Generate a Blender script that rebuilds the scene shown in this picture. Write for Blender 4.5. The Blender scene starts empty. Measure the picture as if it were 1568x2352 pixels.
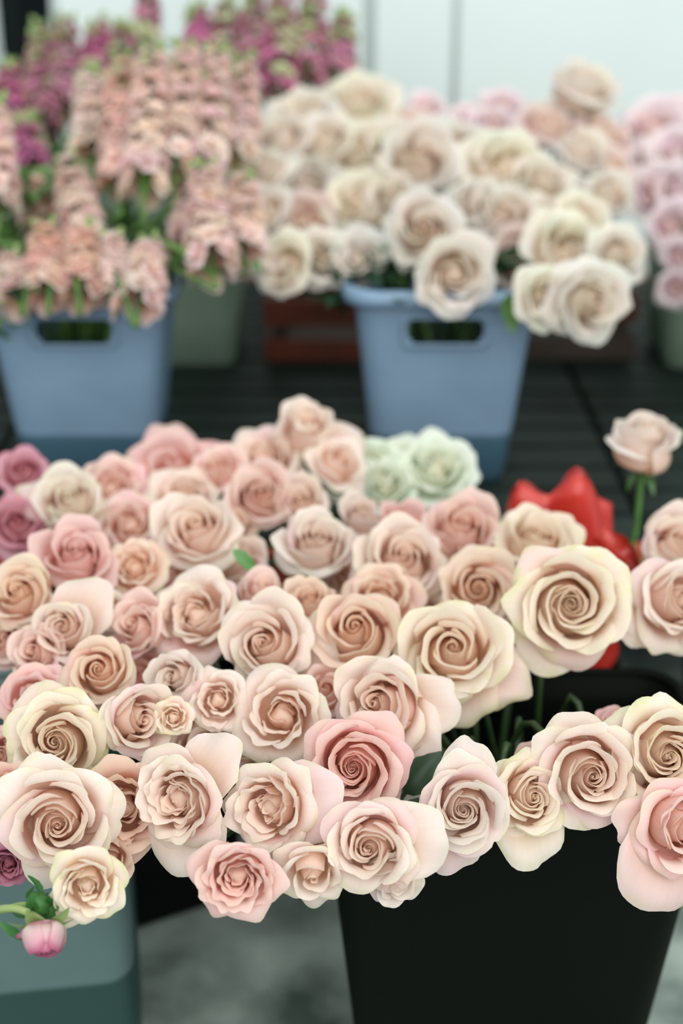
import bpy, bmesh, math, random
import numpy as np
from mathutils import Vector, Matrix

# ---------------------------------------------------------------- camera, sky, lamps, exposure
SC = bpy.context.scene
COL = SC.collection
W_, H_ = 1568, 2352
PITCH = math.radians(24)
CAM_Z = 1.02
FPX = 50 / 24 * W_
cam_data = bpy.data.cameras.new('camera')
cam = bpy.data.objects.new('camera', cam_data); COL.objects.link(cam); SC.camera = cam
cam.location = (0, 0, CAM_Z); cam.rotation_euler = (math.pi / 2 - PITCH, 0, 0)
cam_data.sensor_fit = 'HORIZONTAL'; cam_data.sensor_width = 24; cam_data.lens = 50
cam_data.clip_start = .05
cam_data.dof.use_dof = True; cam_data.dof.focus_distance = 1.0; cam_data.dof.aperture_fstop = 2.7

world = bpy.data.worlds.new('overcast_sky'); SC.world = world; world.use_nodes = True
_wn = world.node_tree; _bg = _wn.nodes['Background']
_bg.inputs[0].default_value = (.90, .97, 1.0, 1); _bg.inputs[1].default_value = .68

sun_d = bpy.data.lights.new('soft_daylight', 'SUN'); sun_d.energy = 2.7; sun_d.angle = R_SUN = math.radians(85); sun_d.color = (1, .96, .90)
sun = bpy.data.objects.new('soft_daylight', sun_d); COL.objects.link(sun)
sun.rotation_euler = Vector((-.22, .80, -.85)).to_track_quat('-Z', 'Y').to_euler(); sun.location = (1, -2, 3)

SC.view_settings.view_transform = 'Standard'; SC.view_settings.look = 'None'
SC.view_settings.exposure = 0.28; SC.view_settings.gamma = 1; SC.view_settings.use_curve_mapping = False
SC.cycles.max_bounces = 10; SC.cycles.diffuse_bounces = 7; SC.cycles.transparent_max_bounces = 16
SC.cycles.caustics_reflective = False; SC.cycles.caustics_refractive = False
SC.cycles.use_denoising = True

FWD = Vector((0, math.cos(PITCH), -math.sin(PITCH))); UP = Vector((0, math.sin(PITCH), math.cos(PITCH))); RIGHT = Vector((1, 0, 0))
def at(px, py, depth):
    """A point of the place, from where the photograph shows it and how far away it stands."""
    return Vector((0, 0, CAM_Z)) + depth * (FWD + (px - 784) / FPX * RIGHT - (py - 1176) / FPX * UP)

# ---------------------------------------------------------------- object helpers
def tag(o, label=None, cat=None, group=None, kind=None):
    if label: o['label'] = label
    if cat: o['category'] = cat
    if group: o['group'] = group
    if kind: o['kind'] = kind
    return o

def link(name, me, mat=None, parent=None, color=None):
    o = bpy.data.objects.new(name, me); COL.objects.link(o)
    if mat is not None and me is not None and not me.materials: me.materials.append(mat)
    if parent is not None: o.parent = parent
    if color is not None: o.color = color
    return o

def thing(name, M, label, cat, group=None):
    o = bpy.data.objects.new(name, None); COL.objects.link(o); o.empty_display_size = .02
    o.matrix_world = M
    return tag(o, label, cat, group)

def copy_thing(src, M, label, group=None):
    r = src.copy(); COL.objects.link(r); r.matrix_world = M; r['label'] = label
    if group: r['group'] = group
    for ch in KIDS[src.name]:
        c = ch.copy(); COL.objects.link(c); c.parent = r
        KIDS.setdefault(r.name, []).append(c)
    return r
KIDS = {}

# ---------------------------------------------------------------- materials
def new_mat(name):
    m = bpy.data.materials.new(name); m.use_nodes = True
    return m, m.node_tree, m.node_tree.nodes['Principled BSDF'], m.node_tree.nodes['Material Output']

def N(nt, kind, **kw):
    n = nt.nodes.new(kind)
    for k, v in kw.items(): setattr(n, k, v)
    return n

def ramp(nt, stops):
    r = N(nt, 'ShaderNodeValToRGB'); e = r.color_ramp.elements
    while len(e) < len(stops): e.new(.5)
    for i, (p, c) in enumerate(stops):
        e[i].position = p; e[i].color = (*c, 1)
    return r

def noisy(name, c1, c2, scale, rough=.6, bump=0, detail=4, spec=.4, stretch=None):
    m, nt, b, out = new_mat(name)
    tc = N(nt, 'ShaderNodeTexCoord'); mp = N(nt, 'ShaderNodeMapping'); nz = N(nt, 'ShaderNodeTexNoise')
    if stretch: mp.inputs['Scale'].default_value = stretch
    nt.links.new(tc.outputs['Object'], mp.inputs[0]); nt.links.new(mp.outputs[0], nz.inputs['Vector'])
    nz.inputs['Scale'].default_value = scale; nz.inputs['Detail'].default_value = detail
    r = ramp(nt, [(.32, c1), (.68, c2)])
    nt.links.new(nz.outputs[0], r.inputs[0]); nt.links.new(r.outputs[0], b.inputs['Base Color'])
    b.inputs['Roughness'].default_value = rough; b.inputs['Specular IOR Level'].default_value = spec
    if bump:
        bp = N(nt, 'ShaderNodeBump'); bp.inputs['Strength'].default_value = bump; bp.inputs['Distance'].default_value = .01
        nt.links.new(nz.outputs[0], bp.inputs['Height']); nt.links.new(bp.outputs[0], b.inputs['Normal'])
    return m

def petal_mat(name, stops, transl=.45, edge=(.70, .74, .36), edge_amt=.75, sheen=.1):
    """Thin petal: colour runs from base to rim along the petal; object colour tints each petal; greenish wear on rims by alpha."""
    m, nt, b, out = new_mat(name)
    uvn = N(nt, 'ShaderNodeUVMap'); sep = N(nt, 'ShaderNodeSeparateXYZ'); nt.links.new(uvn.outputs[0], sep.inputs[0])
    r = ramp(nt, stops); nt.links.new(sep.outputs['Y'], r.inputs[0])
    oi = N(nt, 'ShaderNodeObjectInfo')
    mul = N(nt, 'ShaderNodeMix', data_type='RGBA', blend_type='MULTIPLY'); mul.inputs[0].default_value = 1
    nt.links.new(r.outputs[0], mul.inputs[6]); nt.links.new(oi.outputs['Color'], mul.inputs[7])
    # veins running from base to rim
    mp = N(nt, 'ShaderNodeMapping'); mp.inputs['Scale'].default_value = (26, 2.2, 1); nt.links.new(uvn.outputs[0], mp.inputs[0])
    nz = N(nt, 'ShaderNodeTexNoise'); nz.inputs['Scale'].default_value = 1.0; nz.inputs['Detail'].default_value = 3; nt.links.new(mp.outputs[0], nz.inputs['Vector'])
    vr = ramp(nt, [(.3, (.93, .90, .88)), (.65, (1, 1, 1))]); nt.links.new(nz.outputs[0], vr.inputs[0])
    mv = N(nt, 'ShaderNodeMix', data_type='RGBA', blend_type='MULTIPLY'); mv.inputs[0].default_value = .45
    nt.links.new(mul.outputs[2], mv.inputs[6]); nt.links.new(vr.outputs[0], mv.inputs[7])
    # worn, greenish rim patches
    tc = N(nt, 'ShaderNodeTexCoord'); ez = N(nt, 'ShaderNodeTexNoise'); ez.inputs['Scale'].default_value = 55; nt.links.new(tc.outputs['Object'], ez.inputs['Vector'])
    er = ramp(nt, [(.42, (0, 0, 0)), (.62, (1, 1, 1))]); nt.links.new(ez.outputs[0], er.inputs[0])
    rim = ramp(nt, [(.80, (0, 0, 0)), (.99, (1, 1, 1))]); nt.links.new(sep.outputs['Y'], rim.inputs[0])
    m1 = N(nt, 'ShaderNodeMath', operation='MULTIPLY'); nt.links.new(er.outputs[0], m1.inputs[0]); nt.links.new(rim.outputs[0], m1.inputs[1])
    m2 = N(nt, 'ShaderNodeMath', operation='MULTIPLY'); nt.links.new(m1.outputs[0], m2.inputs[0]); nt.links.new(oi.outputs['Alpha'], m2.inputs[1])
    m3 = N(nt, 'ShaderNodeMath', operation='MULTIPLY'); m3.inputs[1].default_value = edge_amt; nt.links.new(m2.outputs[0], m3.inputs[0])
    me = N(nt, 'ShaderNodeMix', data_type='RGBA'); nt.links.new(m3.outputs[0], me.inputs[0]); nt.links.new(mv.outputs[2], me.inputs[6]); me.inputs[7].default_value = (*edge, 1)
    nt.links.new(me.outputs[2], b.inputs['Base Color'])
    b.inputs['Roughness'].default_value = .55; b.inputs['Specular IOR Level'].default_value = .18
    bp = N(nt, 'ShaderNodeBump'); bp.inputs['Strength'].default_value = .22; bp.inputs['Distance'].default_value = .001
    nt.links.new(nz.outputs[0], bp.inputs['Height']); nt.links.new(bp.outputs[0], b.inputs['Normal'])
    tr = N(nt, 'ShaderNodeBsdfTranslucent'); nt.links.new(me.outputs[2], tr.inputs[0])
    mx = N(nt, 'ShaderNodeMixShader'); mx.inputs[0].default_value = transl
    nt.links.new(b.outputs[0], mx.inputs[1]); nt.links.new(tr.outputs[0], mx.inputs[2]); nt.links.new(mx.outputs[0], out.inputs[0])
    return m

def leaf_mat(name, c1, c2, transl=.25):
    m, nt, b, out = new_mat(name)
    tc = N(nt, 'ShaderNodeTexCoord'); nz = N(nt, 'ShaderNodeTexNoise'); nz.inputs['Scale'].default_value = 40
    nt.links.new(tc.outputs['Object'], nz.inputs['Vector'])
    r = ramp(nt, [(.3, c1), (.7, c2)]); nt.links.new(nz.outputs[0], r.inputs[0]); nt.links.new(r.outputs[0], b.inputs['Base Color'])
    b.inputs['Roughness'].default_value = .45
    tr = N(nt, 'ShaderNodeBsdfTranslucent'); nt.links.new(r.outputs[0], tr.inputs[0])
    mx = N(nt, 'ShaderNodeMixShader'); mx.inputs[0].default_value = transl
    nt.links.new(b.outputs[0], mx.inputs[1]); nt.links.new(tr.outputs[0], mx.inputs[2]); nt.links.new(mx.outputs[0], out.inputs[0])
    return m

def plastic(name, col, see=.0, rough=.35, tint=None, wet=None, wetcol=None):
    """Bucket plastic; SEE > 0 lets what stands inside show through faintly; WET is the height of the water that fills the bucket behind the wall."""
    m, nt, b, out = new_mat(name)
    tc = N(nt, 'ShaderNodeTexCoord'); nz = N(nt, 'ShaderNodeTexNoise'); nz.inputs['Scale'].default_value = 14; nt.links.new(tc.outputs['Object'], nz.inputs['Vector'])
    r = ramp(nt, [(.3, tuple(c * .93 for c in col)), (.7, tuple(min(1, c * 1.06) for c in col))]); nt.links.new(nz.outputs[0], r.inputs[0])
    base = r.outputs[0]
    if wet:
        sp = N(nt, 'ShaderNodeSeparateXYZ'); nt.links.new(tc.outputs['Object'], sp.inputs[0])
        mr = N(nt, 'ShaderNodeMapRange'); mr.inputs[1].default_value = wet - .003; mr.inputs[2].default_value = wet + .003; nt.links.new(sp.outputs['Z'], mr.inputs[0])
        mw = N(nt, 'ShaderNodeMix', data_type='RGBA'); nt.links.new(mr.outputs[0], mw.inputs[0]); mw.inputs[6].default_value = (*wetcol, 1); nt.links.new(base, mw.inputs[7])
        base = mw.outputs[2]
    nt.links.new(base, b.inputs['Base Color']); b.inputs['Roughness'].default_value = rough; b.inputs['Specular IOR Level'].default_value = .45
    if see:
        t = N(nt, 'ShaderNodeBsdfTransparent'); t.inputs[0].default_value = (*(tint or col), 1)
        mx = N(nt, 'ShaderNodeMixShader'); mx.inputs[0].default_value = see
        nt.links.new(b.outputs[0], mx.inputs[1]); nt.links.new(t.outputs[0], mx.inputs[2]); nt.links.new(mx.outputs[0], out.inputs[0])
    return m

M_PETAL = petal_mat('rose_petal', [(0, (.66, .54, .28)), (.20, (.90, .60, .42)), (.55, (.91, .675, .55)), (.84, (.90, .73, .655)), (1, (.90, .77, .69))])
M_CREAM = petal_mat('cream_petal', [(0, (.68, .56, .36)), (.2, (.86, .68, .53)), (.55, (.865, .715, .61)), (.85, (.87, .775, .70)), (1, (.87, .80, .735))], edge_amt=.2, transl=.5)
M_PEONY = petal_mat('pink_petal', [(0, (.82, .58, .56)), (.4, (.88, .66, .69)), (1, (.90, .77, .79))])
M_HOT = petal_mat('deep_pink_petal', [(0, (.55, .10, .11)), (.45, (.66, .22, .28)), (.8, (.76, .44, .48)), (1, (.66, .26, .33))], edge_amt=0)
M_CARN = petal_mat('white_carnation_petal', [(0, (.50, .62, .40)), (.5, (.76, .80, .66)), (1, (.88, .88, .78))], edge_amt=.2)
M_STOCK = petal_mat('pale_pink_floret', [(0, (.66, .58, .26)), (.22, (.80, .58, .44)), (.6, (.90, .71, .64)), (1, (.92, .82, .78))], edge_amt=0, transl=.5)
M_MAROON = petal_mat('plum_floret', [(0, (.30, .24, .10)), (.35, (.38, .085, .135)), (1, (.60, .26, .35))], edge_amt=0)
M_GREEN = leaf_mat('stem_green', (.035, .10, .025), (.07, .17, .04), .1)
M_STEM = leaf_mat('shaded_stem', (.012, .035, .010), (.03, .07, .018), .05)  # darker copy of the stem green, shade of the buckets put into its colour
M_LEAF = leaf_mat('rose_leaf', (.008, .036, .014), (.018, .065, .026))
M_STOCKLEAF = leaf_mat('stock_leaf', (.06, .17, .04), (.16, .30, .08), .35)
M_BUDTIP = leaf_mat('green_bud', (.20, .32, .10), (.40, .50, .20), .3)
# ---------------------------------------------------------------- petals and roses
def sm(x, a, b):
    t = np.clip((x - a) / (b - a + 1e-9), 0, 1)
    return t * t * (3 - 2 * t)

def petal_grid(p, nu, nv):
    """One petal as a grid in the bloom's own frame (axis = z, unit bloom radius = 1).
    The petal follows a bent profile (arc length s, slope angle psi) and wraps round the axis."""
    u = np.linspace(-1, 1, nu)[None, :]
    sub = 4
    vf = np.linspace(0, 1, (nv - 1) * sub + 1)[:, None]
    L = p['L'] * (1 - p['trim'] * np.abs(u) ** p.get('tp', 2.6) + p['jag'] * np.sin(u * 7.0 + p['ph']) * (0.4 + 0.6 * np.abs(u)))
    if p.get('point'):
        L = L + p['point'] * np.exp(-(u / 0.22) ** 2)
    if p.get('notch'):
        L = L - p['notch'] * np.exp(-((u - p.get('nu0', 0)) / 0.05) ** 2)
    S = vf * L
    psi = p['psib'] + (p['psi1'] - p['psib']) * sm(S, p['s1'] - p['w1'], p['s1'] + p['w1'])
    sf = p['sf'] - p['sfu'] * u ** 2
    Lm = p['L']
    psi = psi + (p['psi2'] - p['psi1']) * (1 + p['cu'] * u ** 2) * sm(S, sf * Lm, Lm * 1.02)
    psi = psi - p['lip'] * sm(S / L, 0.86, 1.0)
    ds = np.diff(S, axis=0, prepend=S[:1] * 0)
    r = p['r0'] + np.cumsum(np.cos(psi) * ds, axis=0)
    z = p['z0'] + np.cumsum(np.sin(psi) * ds, axis=0)
    r, z, V = r[::sub], z[::sub], vf[::sub]
    w = p['w'] * (0.30 + 0.70 * np.sin(np.pi / 2 * np.clip(V / 0.62, 0, 1)))
    A = np.minimum(w / np.maximum(r, p['rmin']), p['amax'])
    phi = p['th'] + u * A
    ease = sm(V, 0.05, 0.55)
    r = r + p['spiral'] * u * ease
    rip = p['rip'] * V ** 2.2
    d1 = np.sin(1.7 * np.pi * u + p['ph']) * .7 + np.sin(3.1 * np.pi * u + 2 * p['ph']) * .3
    d2 = np.sin(2.1 * np.pi * u + 3 * p['ph'])
    r = r + rip * d1
    z = z + rip * d2 * 0.7
    r = np.maximum(r, 0.004)
    x = r * np.cos(phi); y = r * np.sin(phi)
    # lean of the whole petal away from / towards the axis about its base
    P = np.stack([x, y, z + 0 * u], -1).reshape(-1, 3)
    uv = np.stack([np.broadcast_to((u + 1) / 2, (nv, nu)), np.broadcast_to(V, (nv, nu))], -1).reshape(-1, 2)
    return P, uv

_faces_cache = {}
def grid_faces(nu, nv):
    k = (nu, nv)
    if k not in _faces_cache:
        j, i = np.meshgrid(np.arange(nv - 1), np.arange(nu - 1), indexing='ij')
        a = (j * nu + i).ravel()
        _faces_cache[k] = np.stack([a, a + 1, a + 1 + nu, a + nu], 1)
    return _faces_cache[k]

def np_mesh(name, V, F, uv=None, smooth=True):
    me = bpy.data.meshes.new(name)
    V = np.asarray(V, dtype=np.float32); F = np.asarray(F, dtype=np.int32)
    n = F.shape[1]
    me.vertices.add(len(V)); me.vertices.foreach_set('co', V.ravel())
    me.loops.add(F.size); me.loops.foreach_set('vertex_index', F.ravel())
    me.polygons.add(len(F))
    me.polygons.foreach_set('loop_start', np.arange(0, F.size, n, dtype=np.int32))
    if smooth:
        me.polygons.foreach_set('use_smooth', np.ones(len(F), dtype=bool))
    if uv is not None:
        lay = me.uv_layers.new(name='UVMap')
        lay.data.foreach_set('uv', np.asarray(uv, dtype=np.float32)[F.ravel()].ravel())
    me.update(calc_edges=True)
    return me

R_ = math.radians
def lerp(a, b, t): return a + (b - a) * t

def rose_params(kind, seed, n=None, open_=1.0):
    """List of petal parameter sets for one bloom, from the heart outwards."""
    rg = random.Random(seed)
    out = []
    def jit(s): return rg.uniform(-s, s)
    N = n or {'open': 25, 'cup': 19, 'bud': 12, 'garden': 28, 'full': 32, 'simple': 14}[kind]
    nguard = {'open': 7, 'cup': 5, 'bud': 3, 'garden': 6, 'full': 6, 'simple': 5}[kind]
    th = rg.uniform(0, 6.28)
    hand = rg.choice((-1, 1))
    side, lop = rg.uniform(0, 6.28), R_(rg.uniform(3, 10))     # each bloom opens a little more to one side
    for i in range(N):
        guard = i >= N - nguard
        t = i / max(1, N - nguard - 1) if not guard else 1.0
        g = (i - (N - nguard)) / max(1, nguard - 1) if guard else 0
        th += hand * (2.39996 + jit(.18)) if not guard else hand * (6.2832 / nguard * (2 if nguard in (5, 7) else 1) + jit(.25))
        p = dict(th=th, ph=rg.uniform(0, 6.28), trim=.24, jag=.005, psib=R_(8), w1=.16, r0=.03, z0=0.0,
                 sf=.78, sfu=.10, cu=.35, lip=R_(25), rmin=.07, amax=2.7, rip=.012 + .02 * t, spiral=hand * (.02 + .035 * t))
        if kind in ('open', 'cup', 'simple'):
            rc = lerp(.25, .61, t ** .85) + jit(.012)            # belly radius
            rim = (lerp(.015, .62, t ** 1.25) if kind != 'cup' else lerp(.015, .66, t ** 1.3)) + jit(.02)
            h = (lerp(.90, .84, t) if kind != 'cup' else lerp(1.02, .96, t)) - .20 * max(0, t - .55) + jit(.02)
            p['s1'] = rc; p['w1'] = lerp(.14, .24, t)
            lean = math.atan2(rc - rim, h * .72)
            p['psi1'] = R_(90) + lean
            p['psi2'] = p['psi1'] - R_(lerp(6, 62 if kind != 'cup' else 46, t ** 1.5) + jit(8))
            p['sf'] = lerp(.84, .72, t)
            p['L'] = rc + h + .10 * t
            p['w'] = lerp(.26, .60, t ** .7) + jit(.03)
            p['trim'] = lerp(.06, .22, t)
            p['spiral'] = hand * lerp(.035, .085, min(1, t * 1.6))
        elif kind == 'bud':
            rc = .14 + .36 * t ** .8; rim = .01 + .44 * t ** 1.2
            p['s1'] = rc; p['psi1'] = R_(90) + math.atan2(rc - rim, .85) + R_(jit(3)); p['psi2'] = p['psi1'] - R_(lerp(2, 44, t ** 2) + jit(8))
            p['L'] = rc + lerp(.95, 1.02, t); p['w'] = lerp(.30, .62, t); p['w1'] = .2; p['trim'] = lerp(.1, .22, t)
        else:  # garden / full: muddled heart of short folded petals
            rc = .13 + .48 * t ** .75 + jit(.03); rim = .03 + .6 * t
            p['th'] = th + jit(.9) * (1 - t)
            p['s1'] = rc; p['psi1'] = R_(90) + math.atan2(rc - rim, .6) + R_(jit(8)); p['psi2'] = p['psi1'] - R_(lerp(16, 64, t) + jit(16))
            h = lerp(.52, .74, min(1, t * 1.6)) + jit(.06)
            p['L'] = rc + h; p['w'] = lerp(.2, .5, t) + jit(.05); p['w1'] = lerp(.1, .2, t)
            p['trim'] = .2; p['rip'] = .02 + .03 * t; p['jag'] = .01; p['spiral'] = hand * (.02 + .05 * t) + jit(.04)
            p['amax'] = 1.6
        if guard:
            base = R_(lerp(78, 38, g ** .9) + jit(9))
            p['s1'] = lerp(.50, .36, g); p['w1'] = .28
            p['psi1'] = base
            p['psi2'] = base - R_(lerp(78, 60, g) + jit(16))
            p['L'] = lerp(1.26, 1.22, g) + jit(.06); p['w'] = .74 + jit(.06); p['sf'] = .66; p['sfu'] = .16; p['cu'] = .5
            p['trim'] = .26; p['rip'] = .035; p['z0'] = -.02 - .03 * g; p['jag'] = .006
            p['lip'] = R_(20 + jit(20)); p['spiral'] = hand * .05
            if kind in ('cup', 'bud'):
                p['psi1'] = base + R_(22 if kind == 'cup' else 34); p['psi2'] = p['psi1'] - R_((96 if kind == 'cup' else 70) + jit(20)); p['L'] += .06 if kind == 'cup' else -.03; p['sf'] = .70
                if kind == 'bud': p['s1'] = .30
            if rg.random() < .55: p['point'] = .06 + .05 * rg.random(); p['trim'] = .30
            if rg.random() < .22: p['notch'] = .07; p['nu0'] = jit(.5)
        # openness: lean the profile in or out
        if open_ != 1.0 and t > .25:
            d = R_((1 - open_) * 40) * t
            p['psi2'] += d * 1.5; p['psi1'] += d * .5
        dl = lop * math.cos(p['th'] - side) * max(.25, t)
        p['psi1'] -= dl * .6; p['psi2'] -= dl * 1.4
        p['t'] = t; p['guard'] = guard
        out.append(p)
    return out
# ---------------------------------------------------------------- the setting: floor, wall, opening
def box_mesh(name, x0, x1, y0, y1, z0, z1, bev=0):
    V = [(x, y, z) for z in (z0, z1) for y in (y0, y1) for x in (x0, x1)]
    F = [(0, 2, 3, 1), (4, 5, 7, 6), (0, 1, 5, 4), (2, 6, 7, 3), (0, 4, 6, 2), (1, 3, 7, 5)]
    if not bev: return np_mesh(name, V, F, smooth=False)
    bm = bmesh.new()
    vs = [bm.verts.new(v) for v in V]
    for f in F: bm.faces.new([vs[i] for i in f])
    bmesh.ops.bevel(bm, geom=bm.edges[:], offset=bev, segments=2, affect='EDGES')
    me = bpy.data.meshes.new(name); bm.to_mesh(me); bm.free()
    return me

M_FLOOR = noisy('mottled_concrete', (.055, .085, .072), (.40, .50, .455), 8, .8, .2, 9)
M_WALL = noisy('pale_wall_paint', (.62, .72, .72), (.66, .76, .755), 3, .5, 0, 2)
M_GROOVE = noisy('grey_joint', (.54, .63, .62), (.58, .67, .66), 5, .7)
M_DARK = noisy('dark_opening', (.006, .010, .012), (.012, .018, .02), 4, .3)
floor = tag(link('floor', box_mesh('floor', -2.6, 2.6, -.7, 3.2, -.05, 0), M_FLOOR), 'mottled grey green concrete floor', None, None, 'structure')
YW = 2.75
wall = tag(link('wall_back', box_mesh('wall_back', -2.6, 2.6, YW + .0045, YW + .12, 0, 2.6), M_GROOVE), 'pale painted panelled back wall', None, None, 'structure')
for x0, x1, dy in ((-2.6, -.632, 0), (-.527, .040, 0), (.062, .203, 0), (.217, .80, .010), (.815, 1.6, .010), (1.615, 2.6, .010)):
    link('panel', box_mesh('panel', x0, x1, YW + dy * .2, YW + .0055, 0, 2.6, .001), M_WALL, wall)
win = tag(link('window_1', box_mesh('window_frame', -.632, -.527, YW + .002, YW + .0060, .45, 1.9), M_DARK), 'narrow dark window opening in the pale wall', None, None, 'structure')
M_FRAME = noisy('grey_frame', (.42, .50, .50), (.48, .56, .55), 4, .5)
for a, b_, c, d in ((-.640, -.628, .44, 1.91), (-.531, -.519, .44, 1.91), (-.628, -.531, .44, .452), (-.628, -.531, 1.898, 1.91)):
    link('frame', box_mesh('frame', a, b_, YW - .006, YW + .014, c, d, .002), M_FRAME, win)

# ---------------------------------------------------------------- the rack at the back
M_STEEL = noisy('dark_green_grey_steel', (.006, .010, .008), (.018, .030, .026), 5, .55, .05, 4, .15)
M_ORANGE = noisy('orange_rack_paint', (.30, .055, .02), (.40, .08, .03), 12, .45)
M_WHITE = noisy('white_card', (.60, .66, .66), (.68, .73, .73), 20, .6)
SHZ, SHY0, SHY1 = .334, 1.45, 2.62
rack = thing('display_rack', Matrix.Translation((.1, 1.9, 0)), 'low steel rack with slatted deck and orange front beam under the back buckets', 'rack')
def rk(name, x0, x1, y0, y1, z0, z1, m, bev=.003):
    return link(name, box_mesh(name, x0 - .1, x1 - .1, y0 - 1.9, y1 - 1.9, z0, z1, bev), m, rack)
rk('front_beam', -1.2, 1.3, SHY0 - .02, SHY0 + .012, SHZ - .085, SHZ - .001, M_ORANGE)
rk('back_beam', -1.2, 1.3, SHY1, SHY1 + .03, SHZ - .085, SHZ - .001, M_ORANGE)
y = SHY0 + .016
while y < SHY1 - .05:
    for x0, x1 in ((-1.2, -.452), (-.445, .346), (.354, 1.3)):
        rk('slat', x0, x1, y, y + .066, SHZ - .018, SHZ, M_STEEL)
    y += .073
for lx in (-1.17, 1.27):
    for ly in (SHY0, SHY1): rk('leg', lx - .03, lx + .03, ly - .02, ly + .03, 0, SHZ - .002, M_ORANGE)
for lx in (-.45, .35): rk('cross_bar', lx - .015, lx + .015, SHY0 + .015, SHY1 - .005, SHZ - .055, SHZ - .019, M_STEEL)
p = at(1424, 1285, 1.52)
rk('price_tag', p.x - .02, p.x + .018, SHY0 - .0235, SHY0 - .0195, SHZ - .062, SHZ - .012, M_WHITE, 0)['label'] = 'white card tag on the orange beam'

# crates at the back of the rack
M_RUST = noisy('rust_red_slat', (.060, .016, .008), (.125, .030, .013), 10, .6, .1, 4, .3, (1, 8, 8))
M_DKWOOD = noisy('dark_crate_wood', (.020, .016, .012), (.045, .032, .022), 10, .7)
def crate(x0, x1, y0, y1, h, label, topm, botm):
    t = thing('slatted_crate', Matrix.Translation(((x0 + x1) / 2, (y0 + y1) / 2, SHZ)), label, 'crate')
    cx, cy = (x0 + x1) / 2, (y0 + y1) / 2
    a, b_ = (x1 - x0) / 2, (y1 - y0) / 2
    def c(n, *q, m=M_DKWOOD): link(n, box_mesh(n, *q, .002), m, t)
    mids = [(.008 + k * .047, .040, botm) for k in range(1, int((h - .05) / .047))] if h > .15 else []
    for zz, hh, m in [(.008, .034, botm), (h - .040, .040, topm)] + mids:
        c('slat', -a, a, -b_, -b_ + .012, zz, zz + hh, m=m); c('slat', -a, a, b_ - .012, b_, zz, zz + hh, m=m)
        c('slat', -a, -a + .012, -b_ + .013, b_ - .013, zz, zz + hh, m=m); c('slat', a - .012, a, -b_ + .013, b_ - .013, zz, zz + hh, m=m)
    for sx in (-1, 1):
        for sy in (-1, 1):
            c('corner_post', min(sx * (a - .013), sx * (a - .035)), max(sx * (a - .013), sx * (a - .035)), min(sy * (b_ - .013), sy * (b_ - .035)), max(sy * (b_ - .013), sy * (b_ - .035)), 0, h)
    c('base_board', -a + .014, a - .014, -b_ + .014, b_ - .014, .001, .010)
    k = -a + .04
    return t
crate(-.118, .205, 2.09, 2.36, .105, 'low rust red slatted crate between the two blue buckets', M_RUST, M_RUST)
crate(.215, .452, 2.10, 2.36, .108, 'low dark crate with a rust top slat behind the cream roses', M_RUST, M_DKWOOD)

crate(-.13, .46, 2.40, 2.60, .20, 'tall dark crate added to darken the gap behind the rust slatted ones', M_DKWOOD, M_DKWOOD)  # added as a dark backing so the pale wall stays covered
crate(-.84, -.42, 2.38, 2.60, .24, 'tall crate added as dark backing behind the stock flowers at the left frame edge', M_DKWOOD, M_DKWOOD)  # another added crate, darkens where pale wall showed at the left
# ---------------------------------------------------------------- buckets
def bucket_loop(hx, hy, r, nx):
    """Rounded rectangle outline starting at the front left; NX cuts along front and back sides."""
    pts = []
    def arc(cx, cy, a0):
        for k in range(1, 6):
            a = a0 + math.pi / 2 * k / 6
            pts.append((cx + r * math.cos(a), cy + r * math.sin(a)))
    xs = [-(hx - r) + 2 * (hx - r) * f for f in nx]
    pts += [(x, -hy) for x in xs]; arc(hx - r, -(hy - r), -math.pi / 2)
    pts += [(hx, -(hy - r) + 2 * (hy - r) * k / 4) for k in range(5)]; arc(hx - r, hy - r, 0)
    pts += [(-x, hy) for x in xs]; arc(-(hx - r), hy - r, math.pi / 2)
    pts += [(-hx, (hy - r) - 2 * (hy - r) * k / 4) for k in range(5)]; arc(-(hx - r), -(hy - r), math.pi)
    return pts

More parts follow.
